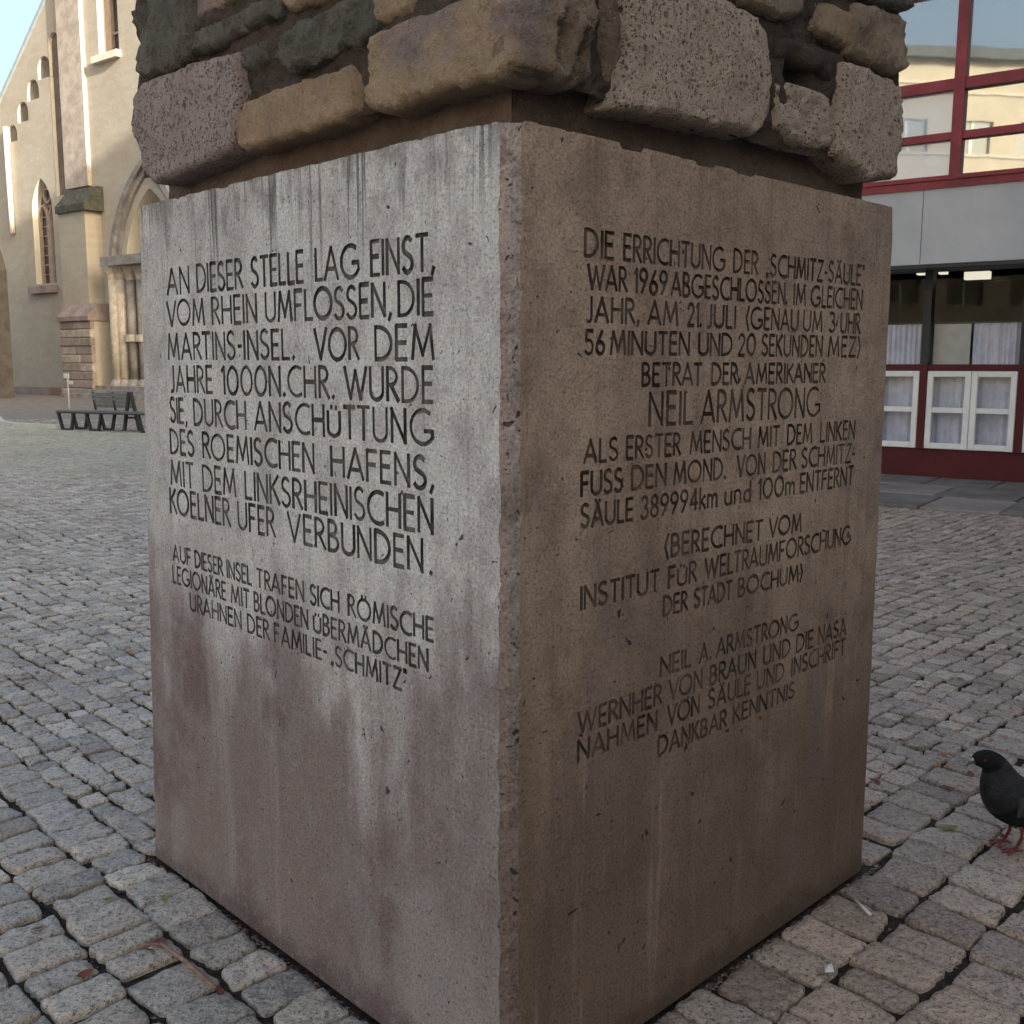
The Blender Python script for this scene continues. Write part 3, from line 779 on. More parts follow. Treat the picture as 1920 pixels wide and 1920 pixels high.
def stone(side, outline, proud, mat, seed, style='tuff', back=.10, rough=1.0, feat=None):
    """one block of the rubble: outline in photo pixels, dressed face `proud` of the plinth face"""
    pts = [Vector(face_at(side, X, Y, proud)) for X, Y in outline]
    # resample with a ragged edge
    out = []
    n = len(pts)
    for i in range(n):
        a, b_ = pts[i], pts[(i + 1) % n]; k = max(1, int((b_ - a).length / .011))
        for j in range(k): out.append(a + (b_ - a) * j / k)
    # soften the corners
    for _ in range(1): out = [(out[i - 1] + out[i] * 2 + out[(i + 1) % len(out)]) / 4 for i in range(len(out))]
    amp = .006 * rough
    out = [p + Vector((noise.fractal(Vector((p.x * 22, p.y * 22, seed)), .6, 2, 4), noise.fractal(Vector((p.x * 22, p.y * 22, seed + 50)), .6, 2, 4))) * amp for p in out]
    if sum(out[i - 1].x * out[i].y - out[i].x * out[i - 1].y for i in range(len(out))) < 0: out = out[::-1]
    x0, x1 = min(p.x for p in out), max(p.x for p in out); y0, y1 = min(p.y for p in out), max(p.y for p in out)
    sp = .009; rn = random.Random(seed)
    m = len(out); segs = [(out[i], out[(i + 1) % m]) for i in range(m)]
    def edist(p):
        best = 9
        for a, b_ in segs:
            ab = b_ - a; t = max(0, min(1, (p - a).dot(ab) / max(ab.dot(ab), 1e-9))); d = (a + ab * t - p).length_squared
            if d < best: best = d
        return math.sqrt(best)
    def inside(p):
        c = False
        for a, b_ in segs:
            if (a.y > p.y) != (b_.y > p.y) and p.x < (b_.x - a.x) * (p.y - a.y) / (b_.y - a.y) + a.x: c = not c
        return c
    V = list(out); D = [0.0] * m
    y = y0 + sp / 2; k = 0
    while y < y1:
        x = x0 + sp / 2 + (sp / 2 if k % 2 else 0)
        while x < x1:
            p = Vector((x + rn.uniform(-.25, .25) * sp, y + rn.uniform(-.25, .25) * sp))
            if inside(p):
                e = edist(p)
                if e > sp * .55: V.append(p); D.append(e)
            x += sp
        y += sp * .9; k += 1
    vo, eo, fo, ov, _, _ = delaunay_2d_cdt(V, [], [list(range(m))], 1, 1e-6)
    cvf = to_l if side == 'l' else to_r
    mb = MB()
    for i, p in enumerate(vo):
        src = ov[i][0] if ov[i] else 0
        e = D[src]
        rr = {'tuff': .010, 'slate': .007, 'sand': .0075, 'knob': .016}[style]
        t = max(0, min(1, (e + (noise.noise(Vector((p.x * 45, p.y * 45, seed))) * .5 * rr if e > 0 else 0)) / rr)); prof = 1 - math.sqrt(max(0, 1 - (1 - t) ** 2))     # rounded shoulder
        d = .016 * prof
        q = Vector((p.x * 10, p.y * 10, seed * 1.7))
        if style == 'tuff': d += noise.fractal(q * 1.2, .8, 2.1, 5) * .0055 * rough + noise.noise(q * 9) * .0028
        elif style == 'sand': d += noise.fractal(Vector((p.x * 14, p.y * 9, seed)),   .7, 2.2, 6) * .0075 * rough + noise.noise(q * 7) * .0025
        elif style == 'slate':
            rdg = noise.ridged_multi_fractal(Vector((p.x * 16 + p.y * 5, p.y * 5, seed)), .9, 2.1, 4, 1.0, 2.0)
            d += -(rdg - 1.2) * .018 * rough * min(1, t * 1.5) + noise.noise(q * 8) * .002
        else:
            d += (noise.fractal(q * 1.1, .7, 2.2, 5) * .022) * rough
        if feat: d += feat(p) * min(1, t * 2)
        mb.v.append(cvf(p.x, p.y, -proud + d))
    for f in fo: mb.f.append(tuple(f)); mb.m.append(0)
    # sides going back into the wall
    ring = [next(i for i, o in enumerate(ov) if k in o) for k in range(m)]
    b = len(mb.v); cen = sum(out, Vector((0, 0))) / m
    for lvl, (sh, dd) in enumerate(((1.0, .5), (.965, 1.0))):
        for k in range(m):
            p = cen + (out[k] - cen) * sh; w_ = noise.noise(Vector((p.x * 30, p.y * 30, lvl * 7 + seed))) * .004
            mb.v.append(cvf(p.x + w_, p.y + w_, -proud + .03 + (back - .03) * dd + (0 if lvl else w_)))
    for k in range(m):
        j = (k + 1) % m
        mb.f += [(ring[k], ring[j], b + j, b + k), (b + k, b + j, b + m + j, b + m + k)]; mb.m += [0, 0]
    o = mb.build('stone', mat, mon, smooth=True)
    return o

ku = [face_at('r', 1093, 92, .03), face_at('r', 1094, 143, .03), face_at('r', 1062, 70, .03)]
def knob(p):
    s = 0
    for (u, z), (ru, rz) in zip(ku, ((.016, .045), (.015, .017), (.020, .06))):
        e = math.hypot((p.x - u) / ru, (p.y - z) / rz)
        if e < 1.5: s += -.016 * math.exp(-((e - 1) / .22) ** 2) + (.010 if e < .8 else 0)
    return s

# bottom course, grey side
stone('l', [(247, 178), (262, 152), (350, 118), (441, 94), (444, 180), (437, 262), (424, 283), (350, 318), (284, 344), (266, 322), (262, 290), (246, 245)], .022, M['tuff'], 1, 'tuff', .16)
stone('l', [(440, 205), (472, 180), (560, 150), (652, 118), (662, 160), (664, 207), (640, 226), (540, 256), (452, 284), (440, 262)], .012, M['ochre'], 2, 'sand', .09)
stone('l', [(657, 122), (680, 108), (681, 200), (672, 215), (662, 205)], -.012, M['slate'], 3, 'slate', .07)
stone('l', [(682, 78), (700, 56), (770, 32), (860, -4), (968, -50), (974, 30), (970, 118), (930, 142), (830, 170), (700, 210), (684, 198), (688, 140)], .020, M['mauve'], 4, 'sand', .10, 1.5)
# second course, grey side
stone('l', [(249, 18), (268, -6), (348, -20), (356, 40), (350, 90), (334, 124), (264, 147), (250, 118), (254, 70)], .022, M['slate'], 5, 'slate', .16, 1.3)
stone('l', [(356, 60), (424, 28), (520, -22), (514, 26), (440, 66), (358, 104)], .010, M['slate'], 6, 'slate', .09)
stone('l', [(352, -10), (440, -30), (424, 8), (364, 42)], -.002, M['mauve'], 7, 'sand', .08)
stone('l', [(452, 92), (494, 70), (498, 110), (488, 128), (458, 140)], -.002, M['slate'], 8, 'slate', .08, 1.2)
stone('l', [(518, 66), (548, 40), (628, 4), (692, -24), (702, 30), (690, 66), (640, 92), (556, 128), (528, 134), (516, 110)], .016, M['slate'], 9, 'slate', .10, 1.4)
stone('l', [(694, -30), (770, -50), (764, 22), (712, 46), (698, 40)], .002, M['mauve'], 10, 'sand', .08)
stone('l', [(446, -60), (690, -140), (688, -36), (620, -6), (530, 22), (524, -28)], .006, M['brownstone'], 11, 'sand', .08)
stone('l', [(250, -130), (350, -170), (350, -32), (262, -12)], .03, M['tuff'], 12, 'tuff', .16)
stone('l', [(360, -170), (440, -200), (440, -44), (362, -22)], .01, M['slate'], 13, 'slate', .1)
# corner and brown side
stone('r', [(962, -70), (1040, -50), (1116, -40), (1122, 40), (1124, 104), (1112, 152), (1084, 166), (1040, 150), (966, 128)], .024, M['grime'], 14, 'knob', .10, 1.0, knob)
stone('r', [(1188, -30), (1290, -40), (1362, -6), (1420, 22), (1444, 58), (1450, 150), (1440, 236), (1424, 253), (1300, 226), (1200, 206), (1160, 204), (1166, 180), (1186, 90)], .022, M['tuff_tan'], 15, 'tuff', .12)
stone('r', [(1456, 150), (1500, 156), (1554, 172), (1572, 212), (1570, 276), (1540, 282), (1492, 268), (1462, 240)], .004, M['tuff_tan'], 16, 'knob', .10, .8)
stone('r', [(1590, 112), (1640, 128), (1690, 156), (1699, 204), (1694, 270), (1684, 332), (1632, 338), (1590, 302), (1574, 284), (1578, 240), (1584, 200)], .022, M['tuff_tan'], 17, 'tuff', .16)
stone('r', [(1384, -70), (1500, -50), (1510, 20), (1492, 36), (1462, 30), (1400, 2)], .012, M['brownstone'], 18, 'sand', .10)
stone('r', [(1530, -6), (1570, 8), (1608, 24), (1602, 88), (1594, 92), (1524, 54)], .006, M['ochre'], 19, 'sand', .10)
stone('r', [(1612, 4), (1660, 10), (1702, 24), (1710, 70), (1706, 124), (1684, 140), (1640, 118), (1604, 96)], .022, M['brownstone'], 20, 'knob', .16, .8)
stone('r', [(1600, -90), (1720, -70), (1716, 16), (1700, 22), (1634, 0), (1604, -16)], .022, M['slate'], 21, 'slate', .16)
stone('r', [(1452, 72), (1500, 66), (1578, 100), (1588, 116), (1582, 190), (1568, 168), (1540, 134), (1500, 116), (1452, 108)], -.006, M['mortar'], 22, 'knob', .05, .7)
stone('r', [(1126, -60), (1184, -56), (1182, 60), (1160, 170), (1130, 160)], -.012, M['grime'], 23, 'sand', .06)
stone('r', [(1130, -190), (1290, -150), (1370, -120), (1376, -60), (1290, -52), (1136, -72)], .02, M['slate'], 24, 'slate', .1)
stone('r', [(1390, -150), (1596, -90), (1594, -24), (1516, -26), (1510, -60), (1392, -84)], .016, M['tuff_tan'], 25, 'tuff', .1)
stone('l', [(700, -160), (968, -230), (968, -62), (780, -60), (702, -44)], .016, M['slate'], 26, 'slate', .1)

# ------------------------------------------------------------------ more materials
M['lime'] = plain('pale_limestone', (0.42, 0.37, 0.30), 0.9, 0.2, 3, 0.2)
M['reveal'] = plain('sunlit_reveal', (0.62, 0.56, 0.46), 0.9, 0.06, 2)  # sunlight on the reveals is put into this pale colour
M['niche'] = plain('shaded_niche_stone', (0.15, 0.12, 0.095), 0.9, 0.2, 3, 0.2)  # shade inside the niches is put into this dark colour
M['pilaster'] = plain('grey_pink_stone', (0.36, 0.30, 0.255), 0.9, 0.22, 2.5, 0.3)
M['mossycap'] = plain('mossy_slate_cap', (0.065, 0.064, 0.05), 0.9, 0.35, 4, 0.4)
M['block'] = plain('mauve_block_stone', (0.25, 0.20, 0.175), 0.9, 0.25, 1.2, 0.4)
M['leaded'] = plain('leaded_window', (0.075, 0.06, 0.055), 0.45, 0.5, 3)
M['tracery'] = plain('window_tracery', (0.30, 0.23, 0.18), 0.9, 0.15, 3)
M['portal'] = plain('portal_stone', (0.23, 0.21, 0.195), 0.85, 0.3, 2, 0.3)
M['zinc'] = plain('zinc_flashing', (0.30, 0.34, 0.36), 0.5, 0.1, 3)
M['rooftile'] = plain('slate_roof', (0.07, 0.075, 0.08), 0.7, 0.2, 3)
M['paleplaster'] = plain('pale_render', (0.52, 0.52, 0.48), 0.9, 0.08, 1)
M['brickpier'] = plain('old_brick', (0.075, 0.066, 0.060), 0.9, 0.25, 2, 0.4)
M['anth'] = plain('anthracite_metal', (0.03, 0.032, 0.035), 0.5, 0.2, 6)
M['slat'] = plain('grey_bench_slat', (0.12, 0.125, 0.13), 0.6, 0.2, 8)
M['whitepost'] = plain('white_painted_steel', (0.45, 0.445, 0.43), 0.5, 0.1, 8)
M['red'] = plain('red_painted_frame', (0.24, 0.038, 0.045), 0.55, 0.25, 2, 0.1)
M['redlow'] = plain('dark_red_panel', (0.085, 0.010, 0.013), 0.6, 0.15, 2.0, 0.05)
M['fascia'] = plain('grey_fascia', (0.47, 0.465, 0.465), 0.8, 0.10, 0.8)
M['white'] = plain('white_window_frame', (0.83, 0.81, 0.77), 0.5, 0.05, 5)
M['curtain'] = plain('pale_curtain', (0.62, 0.62, 0.72), 0.9, 0.1, 10)
M['blind'] = plain('grey_blind', (0.50, 0.50, 0.48), 0.9, 0.08, 6)
M['dark_in'] = plain('dark_interior', (0.035, 0.026, 0.024), 0.8, 0.3, 2)
M['warm_in'] = plain('interior_shelf', (0.16, 0.11, 0.08), 0.8, 0.5, 3)
M['glass_up'] = glass_mat('coated_glass', 0.42, (0.16, 0.19, 0.175))
M['glass_blue'] = glass_mat('coated_glass_blue', 0.15, (0.42, 0.49, 0.58))  # pale blue body colour under a weaker reflection
M['glass_gnd'] = glass_mat('shop_glass', 0.01, None)
M['slab'] = plain('paving_slab', (0.17, 0.145, 0.125), 0.85, 0.25, 2.5, 0.3)
M['kerb'] = plain('light_kerb', (0.42, 0.42, 0.38), 0.85, 0.12, 4, 0.2)
M['beige'] = plain('beige_render', (0.50, 0.43, 0.33), 0.9, 0.08, 0.7)
M['balc'] = plain('balcony_front', (0.58, 0.52, 0.42), 0.8, 0.06, 1)
M['winglass'] = glass_mat('flat_window_glass', 0.35, (0.06, 0.075, 0.07))
def emit(name, col, st):
    m = bpy.data.materials.new(name); m.use_nodes = True; t = m.node_tree; t.nodes.clear()
    e = t.nodes.new('ShaderNodeEmission'); e.inputs[0].default_value = (*col, 1); e.inputs[1].default_value = st
    o = t.nodes.new('ShaderNodeOutputMaterial'); t.links.new(e.outputs[0], o.inputs[0]); return m
M['lamp'] = emit('lit_lamp', (1, 0.9, 0.7), 0.2)

def ccw(p): return p if sum(p[i - 1][0] * p[i][1] - p[i][0] * p[i - 1][1] for i in range(len(p))) > 0 else p[::-1]

def plate(mb, outer, holes, depth, mi=0, mrev=0, y=0.0):
    """wall face in (x, z) with openings; reveals go back by depth (number or list)"""
    V = [Vector(p) for p in ccw(outer)]; F = [list(range(len(V)))]
    for h in holes:
        b = len(V); V += [Vector(p) for p in ccw(h)]; F.append(list(range(b, len(V))))
    vo, eo, fo, _, _, of = delaunay_2d_cdt(V, [], F, 1, 1e-5)
    b = len(mb.v); mb.v += [(p.x, y, p.y) for p in vo]
    for f, o in zip(fo, of):
        if all(i == 0 for i in o): mb.f.append(tuple(b + i for i in f)); mb.m.append(mi)
    for k, h in enumerate(holes):
        d = depth[k] if isinstance(depth, list) else depth; h = ccw(h)
        for i in range(len(h)):
            p, q = h[i - 1], h[i]; mb.poly([(p[0], y, p[1]), (q[0], y, q[1]), (q[0], y + d, q[1]), (p[0], y + d, p[1])], mrev)

def arch(x0, x1, z0, z1, pointed=False, n=10):
    c, w_ = (x0 + x1) / 2, (x1 - x0) / 2
    pts = [(x1, z0)]
    if pointed:
        hh = w_ * 1.75; zs_ = z1 - hh; rr = (w_ * w_ + hh * hh) / (2 * w_)
        a1 = math.asin(min(1, hh / rr))
        pts += [(x1 - rr + rr * math.cos(a1 * i / n), zs_ + rr * math.sin(a1 * i / n)) for i in range(n + 1)]
        pts += [(x0 + rr - rr * math.cos(a1 * i / n), zs_ + rr * math.sin(a1 * i / n)) for i in range(n - 1, -1, -1)]
    else:
        pts += [(c + w_ * math.cos(math.pi * i / n), z1 - w_ + w_ * math.sin(math.pi * i / n)) for i in range(n + 1)]
    pts.append((x0, z0)); return pts

def band(pts, w_, closed=False):
    """offset a polyline inwards to a strip outline (outer then inner reversed)"""
    out = []
    n = len(pts)
    for i in range(n):
        a = Vector(pts[max(i - 1, 0)]); b = Vector(pts[min(i + 1, n - 1)]); d = (b - a).normalized(); nn = Vector((-d.y, d.x))
        out.append(tuple(Vector(pts[i]) + nn * w_))
    return list(pts) + out[::-1]

# ------------------------------------------------------------------ church
p0 = ground_at(140, 741)
CF = Frame((p0.x, p0.y), R(-37.5))
ch = CF.empty('romanesque_church')
tag(ch, 'beige stone church gable with small arched niches and buttress, behind the bench', 'church')
def cpx(X, Y, off=0): return CF.at(X, Y, off)
gx0, gz0 = cpx(0, 190); gx1, gz1 = cpx(85, 0); gs = (gz1 - gz0) / (gx1 - gx0)
XL, XR = cpx(-45, 600)[0], cpx(760, 700)[0]
XP = cpx(330, 600)[0]
ridge = gz0 + gs * (XP - gx0)
outline = [(XL, 0), (XR, 0), (XR, 16), (2 * XP - XL if 2 * XP - XL < XR else XR - .01, 16)] if False else None
zr = ridge - gs * (XR - XP)
outline = [(XL, 0), (XR, 0), (XR, max(zr, 12)), (XP, ridge), (XL, gz0 + gs * (XL - gx0))]
small = []
for (x0, x1, yt, yb) in ((15, 33, 233, 268), (34, 54, 190, 231), (52, 74, 148, 190), (72, 95, 104, 150)):
    a, zb = cpx(x0, yb); b, _ = cpx(x1, yb); _, zt = cpx((x0 + x1) / 2, yt); small.append(arch(a, b, zb, zt))
a = cpx(97, 200)[0]; b = cpx(117, 200)[0]; tall = arch(a, b, cpx(117, 366)[1], cpx(100, 60)[1])
a = cpx(63, 440)[0]; b = cpx(101, 440)[0]; goth = arch(a, b, cpx(82, 532)[1], cpx(73, 334)[1], True)
ua, ub = cpx(184, 60)[0], cpx(222, 60)[0]; uz0 = cpx(203, 101)[1]; upw = [(ua, uz0), (ub, uz0), (ub, uz0 + 9), (ua, uz0 + 9)]
pa, pb = cpx(240, 600)[0], cpx(345, 600)[0]; pzt = cpx(290, 350)[1]
porth = arch(pa, pb, 0.5, pzt, True)
wm = MB(); plate(wm, outline, small + [tall, goth, upw, porth], [.12] * 4 + [.16, .42, .5, 1.6], 0, 1)
wm.poly([(XL, 0, 0), (XL, 14, 0), (XL, 14, outline[4][1]), (XL, 0, outline[4][1])], 0)
wm.build('wall', [M['church'], M['reveal']], ch)
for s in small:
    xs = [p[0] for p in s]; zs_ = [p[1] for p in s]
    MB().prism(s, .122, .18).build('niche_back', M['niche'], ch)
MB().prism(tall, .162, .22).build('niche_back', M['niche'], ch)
gw = MB().prism(goth, .422, .48).build('window', M['leaded'], ch)
gx = [p[0] for p in goth]; gzz = [p[1] for p in goth]; gl, gr_, gb, gt = min(gx), max(gx), min(gzz), max(gzz); gc = (gl + gr_) / 2; gwid = gr_ - gl
tr = MB(); tr.box(gc - .09, gc + .09, .25, .41, gb, gt - gwid * .9)
for s_ in (-1, 1):
    sub = arch(gc + s_ * gwid * .25 - gwid * .22, gc + s_ * gwid * .25 + gwid * .22, gb, gt - gwid * .62, True, 6)
    bb = band(sub, .10); k = len(sub)
    for i in range(k - 1): tr.prism([sub[i], sub[i + 1], bb[2 * k - 2 - i], bb[2 * k - 1 - i]], .26, .40)
ringp = [(gc + gwid * .2 * math.cos(a_ * math.pi / 8), gt - gwid * .42 + gwid * .2 * math.sin(a_ * math.pi / 8)) for a_ in range(17)]
for i in range(16): 
    p, q = ringp[i], ringp[i + 1]; c_ = (gc, gt - gwid * .42); inn = lambda t: (c_[0] + (t[0] - c_[0]) * .72, c_[1] + (t[1] - c_[1]) * .72)
    tr.prism([p, q, inn(q), inn(p)], .26, .40)
for kk in range(1, 9): tr.box(gl + .05, gr_ - .05, .37, .405, gb + kk * .45, gb + kk * .45 + .05)
tr.build('tracery', M['tracery'], gw)
sz = cpx(76, 545, .2)[1]
MB().prism([(gl - .35, sz - .12), (gr_ + .12, sz - .12), (gr_ + .12, sz + .22), (gl - .35, sz + .22)], -.28, .3).build('window_sill', M['block'], ch)
uw = MB().box(ua, ub, .502, .56, uz0, uz0 + 9).build('window', M['leaded'], ch)
f_ = MB(); f_.box(ua, ua + (ub - ua) * .30, .35, .50, uz0, uz0 + 9); f_.box(ub - .12, ub, .35, .50, uz0, uz0 + 9)
for k in range(5): f_.box(ua, ub, .40, .50, uz0 + .9 + k * 1.5, uz0 + 1.0 + k * 1.5)
f_.build('window_frame', M['tracery'], uw)
MB().prism([(ua - .35, uz0 - .28), (ub + .10, uz0 - .28), (ub + .10, uz0), (ua - .35, uz0)], -.22, .3).build('window_sill', M['reveal'], ch)
# gable coping
gm = MB(); n_ = Vector((gs, -1)).normalized()
def cop(xa, za, xb, zb):
    gm.prism([(xa, za - .40), (xb, zb - .40), (xb, zb - .18), (xa, za - .18)], -.10, .5)
cop(XL, outline[4][1] + .3, XP, ridge + .3); cop(XP, ridge + .3, XR, outline[2][1] + .3)
gm.build('gable_coping', M['zinc'], ch)
rf = MB()
rf.poly([(XL, .4, outline[4][1] + .2), (XP, .4, ridge + .2), (XP, 30, ridge + .2), (XL, 30, outline[4][1] + .2)])
rf.poly([(XP, .4, ridge + .2), (XR, .4, outline[2][1] + .2), (XR, 30, outline[2][1] + .2), (XP, 30, ridge + .2)])
rf.build('roof', M['rooftile'], ch)
# stepped buttress
bt = CF
def bx_px(name, xl, xr, yt, yb, off, mat, parent, ztop=None):
    x0, x1 = cpx(xl, (yt + yb) / 2, off)[0], cpx(xr, (yt + yb) / 2, off)[0]
    z1 = ztop if ztop else cpx((xl + xr) / 2, yt, off)[1]; z0 = 0 if yb is None else cpx((xl + xr) / 2, yb, off)[1]
    return x0, x1, max(z0, 0), z1
x0, x1, z0, z1 = bx_px('', 113, 156, 0, 366, .2, None, ch)
MB().box(x0, x1, -.2, .01, z0 + .3, z1 + 12).build('buttress', M['pilaster'], ch)
x0, x1, z0, z1 = bx_px('', 112, 163, 362, 398, .75, None, ch)
MB().prism([(0, 0)] * 3, 0, 0) if False else None
c1 = MB()
c1.v += [(x0 - .1, -.95, z0), (x1 + .1, -.95, z0), (x1 + .1, .0, z0), (x0 - .1, .0, z0), (x0 - .1, -.95, z0 + .3), (x1 + .1, -.95, z0 + .3), (x1 + .1, -.3, z1 + .25), (x0 - .1, -.3, z1 + .25), (x1 + .1, 0, z1 + .25), (x0 - .1, 0, z1 + .25)]
c1.f += [(0, 1, 5, 4), (4, 5, 6, 7), (7, 6, 8, 9), (1, 2, 8, 6, 5), (0, 4, 7, 9, 3), (0, 3, 2, 1)]; c1.m += [0] * 6
c1.build('buttress_cap', M['mossycap'], ch)
zc1 = z0
x0, x1, z0, z1 = bx_px('', 114, 163, 396, 575, .8, None, ch)
MB().box(x0, x1, -.8, .01, z0, zc1).build('buttress', M['church'], ch)
x0, x1, z0, z1 = bx_px('', 113, 172, 570, 602, 1.1, None, ch)
c1 = MB()
c1.v += [(x0, -1.3, z0), (x1, -1.3, z0), (x1, .0, z0), (x0, .0, z0), (x0, -1.3, z0 + .2), (x1, -1.3, z0 + .2), (x1, -.8, z1), (x0, -.8, z1), (x1, 0, z1), (x0, 0, z1)]
c1.f += [(0, 1, 5, 4), (4, 5, 6, 7), (7, 6, 8, 9), (1, 2, 8, 6, 5), (0, 4, 7, 9, 3), (0, 3, 2, 1)]; c1.m += [0] * 6
c1.build('buttress_cap', M['block'], ch)
bz = z0; bw = x1 - x0; rn = random.Random(5)
bs = MB().box(x0 + .06, x1 - .06, -1.14, .01, 0, bz).build('buttress', M['church'], ch)
nr = 9
for k in range(nr):
    za, zb = bz * k / nr, bz * (k + 1) / nr; sp = rn.uniform(.42, .68)
    for (a, b) in ((0, sp), (sp, 1)):
        MB().bev(x0 + bw * a + .025, x0 + bw * b - .025, -1.2 - rn.uniform(-.02, .03), -1.0, za + .02, zb - .02, .03).build('block', M['block'] if rn.random() < .65 else M['pilaster'], bs)
# portal with shafts and capitals
po = MB(); po.prism(porth, 1.602, 1.7); po.build('door', M['leaded'], ch)
arcv = MB()
for rr_, dd in ((0, -.30), (.34, -.14), (.68, .02)):
    lines_ = arch(pa - 1.0 + rr_, pb + 1.0 - rr_, cpx(262, 486, .2)[1], pzt + 1.2 - rr_ * .9, True, 14)[1:-1]
    bb = band(lines_, .26); k = len(lines_)
    for i in range(k - 1): arcv.prism([lines_[i], lines_[i + 1], bb[2 * k - 2 - i], bb[2 * k - 1 - i]], dd, dd + .5)
arcv.build('portal_arch', M['portal'], ch)
cz = cpx(230, 488, .5)[1]; cz2 = cpx(230, 520, .5)[1]
for (xa, xb, off, m) in ((210, 222, .6, 'lime'), (224, 238, .35, 'lime'), (243, 256, .2, 'portal'), (262, 275, .05, 'portal')):
    a, b = cpx(xa, 620, off)[0], cpx(xb, 620, off)[0]; c_ = (a + b) / 2; rd = (b - a) / 2
    sh = MB().tube([(c_, -off, .7), (c_, -off, cz2 - .1)], rd * .8, 12).build('portal_shaft', M[m], ch, smooth=True)
    MB().tube([(c_, -off, cz2 - .1), (c_, -off, cz2 + .15), (c_, -off, cz - .25)], [rd * .8, rd * .9, rd * 1.5], 10).build('capital', M['lime'], sh)
    MB().tube([(c_, -off, .3), (c_, -off, .55), (c_, -off, .8)], [rd * 1.5, rd * 1.4, rd * .85], 10).build('shaft_base', M['portal'], sh)
    zz = cpx(255, 634, .3)[1]
    if m == 'portal': MB().tube([(c_, -off, zz - .15), (c_, -off, zz + .15)], rd * 1.25, 10).build('shaft_ring', M['lime'], sh)
a, b = cpx(201, 490, .6)[0], cpx(300, 490, .6)[0]
MB().box(a, b, -.95, .1, cz - .25, cz + .15).build('impost', M['portal'], ch)
for k in range(3): MB().box(pa - 2.6 + k * .1, pb + 2.6 - k * .1, -1.9 + k * .4, .4, k * .17, (k + 1) * .17).build('step', M['portal'], ch)
# plinth course along the foot of the church
MB().box(cpx(-45, 700)[0], cpx(112, 700)[0], -.5, .01, 0, .35).build('foot_course', M['block'], ch)
# white downpipe
xa = cpx(17, 340, .15)[0]
MB().tube([(xa, -.15, cpx(17, 440)[1]), (xa, -.15, cpx(14, 240)[1])], .13, 8).build('downpipe', M['reveal'], ch, smooth=True)

# brick buttress wall at the left edge, in front of the church corner
q0 = ground_at(-9, 747)
bp = empty('brick_pier', q0, R(-37.5)); tag(bp, 'weathered brick pier with slanted top at the church corner', 'wall')
hh = 1.45 + (685 - 485) / FPX * q0.y; 
MB().prism([(-3.2, 0), (-.1, 0), (-.1, hh - .6), (-.4, hh + .1), (-1.0, hh + .9), (-3.2, hh + 1.4)], -.4, .9).build('wall', M['brickpier'], bp)
MB().prism([(-3.3, 0), (.15, 0), (.15, 1.1), (-3.3, 1.1)], -.6, -.402).build('foot', M['block'], bp)
MB().prism([(-.05, hh - .6), (-.36, hh + .16), (-.97, hh + .98), (-3.2, hh + 1.5), (-3.2, hh + 1.2), (-1.05, hh + .7), (-.5, hh - .1), (-.25, hh - .7)], -.46, -.402).build('coping', M['brickpier'], bp)

# pale house beyond the church corner
q1 = ground_at(-60, 722)
ph_ = empty('pale_house', (q1.x, q1.y, 0), R(-20)); tag(ph_, 'pale rendered house glimpsed beyond the left church corner', 'building')
MB().box(-14, 8, 0, 10, 0, 13.5).build('wall', M['paleplaster'], ph_)
MB().box(-14.3, 8.3, -.3, 10.3, 13.5, 14.2).build('roof', M['rooftile'], ph_)

# ------------------------------------------------------------------ building on the right
b0 = ground_at(1655, 892); b1 = ground_at(1920, 908.5)
BA = math.atan2(b1.y - b0.y, b1.x - b0.x)
BF = Frame((b0.x, b0.y), BA)
rb_ = BF.empty('shop_building')
tag(rb_, 'building with red window grid, grey fascia and white casement windows behind the pigeon', 'building')
def bpx(X, Y, off=0): return BF.at(X, Y, off)
OV = .75                                                    # upper floors stand out over the shop front
LX, RX = bpx(1300, 800)[0], bpx(1920, 800)[0] + 16
zf0 = bpx(1800, 492, OV)[1]; zf1 = bpx(1800, 347, OV)[1]    # fascia
zp = bpx(1780, 843)[1]; ztr0 = bpx(1740, 695)[1]; ztr1 = bpx(1740, 683)[1]; zcur = bpx(1830, 605)[1]
xm = bpx(1729, 765)[0]; xm2 = bpx(1913, 770)[0]; bay = xm2 - xm
MB().box(LX, RX, .02, .3, 0, zp).build('base_panel', M['redlow'], rb_)
MB().box(LX, RX, -.02, .12, ztr0, ztr1).build('transom', M['redlow'], rb_)
k0 = int((LX - xm) / bay) ; k1 = int((RX - xm) / bay) + 1
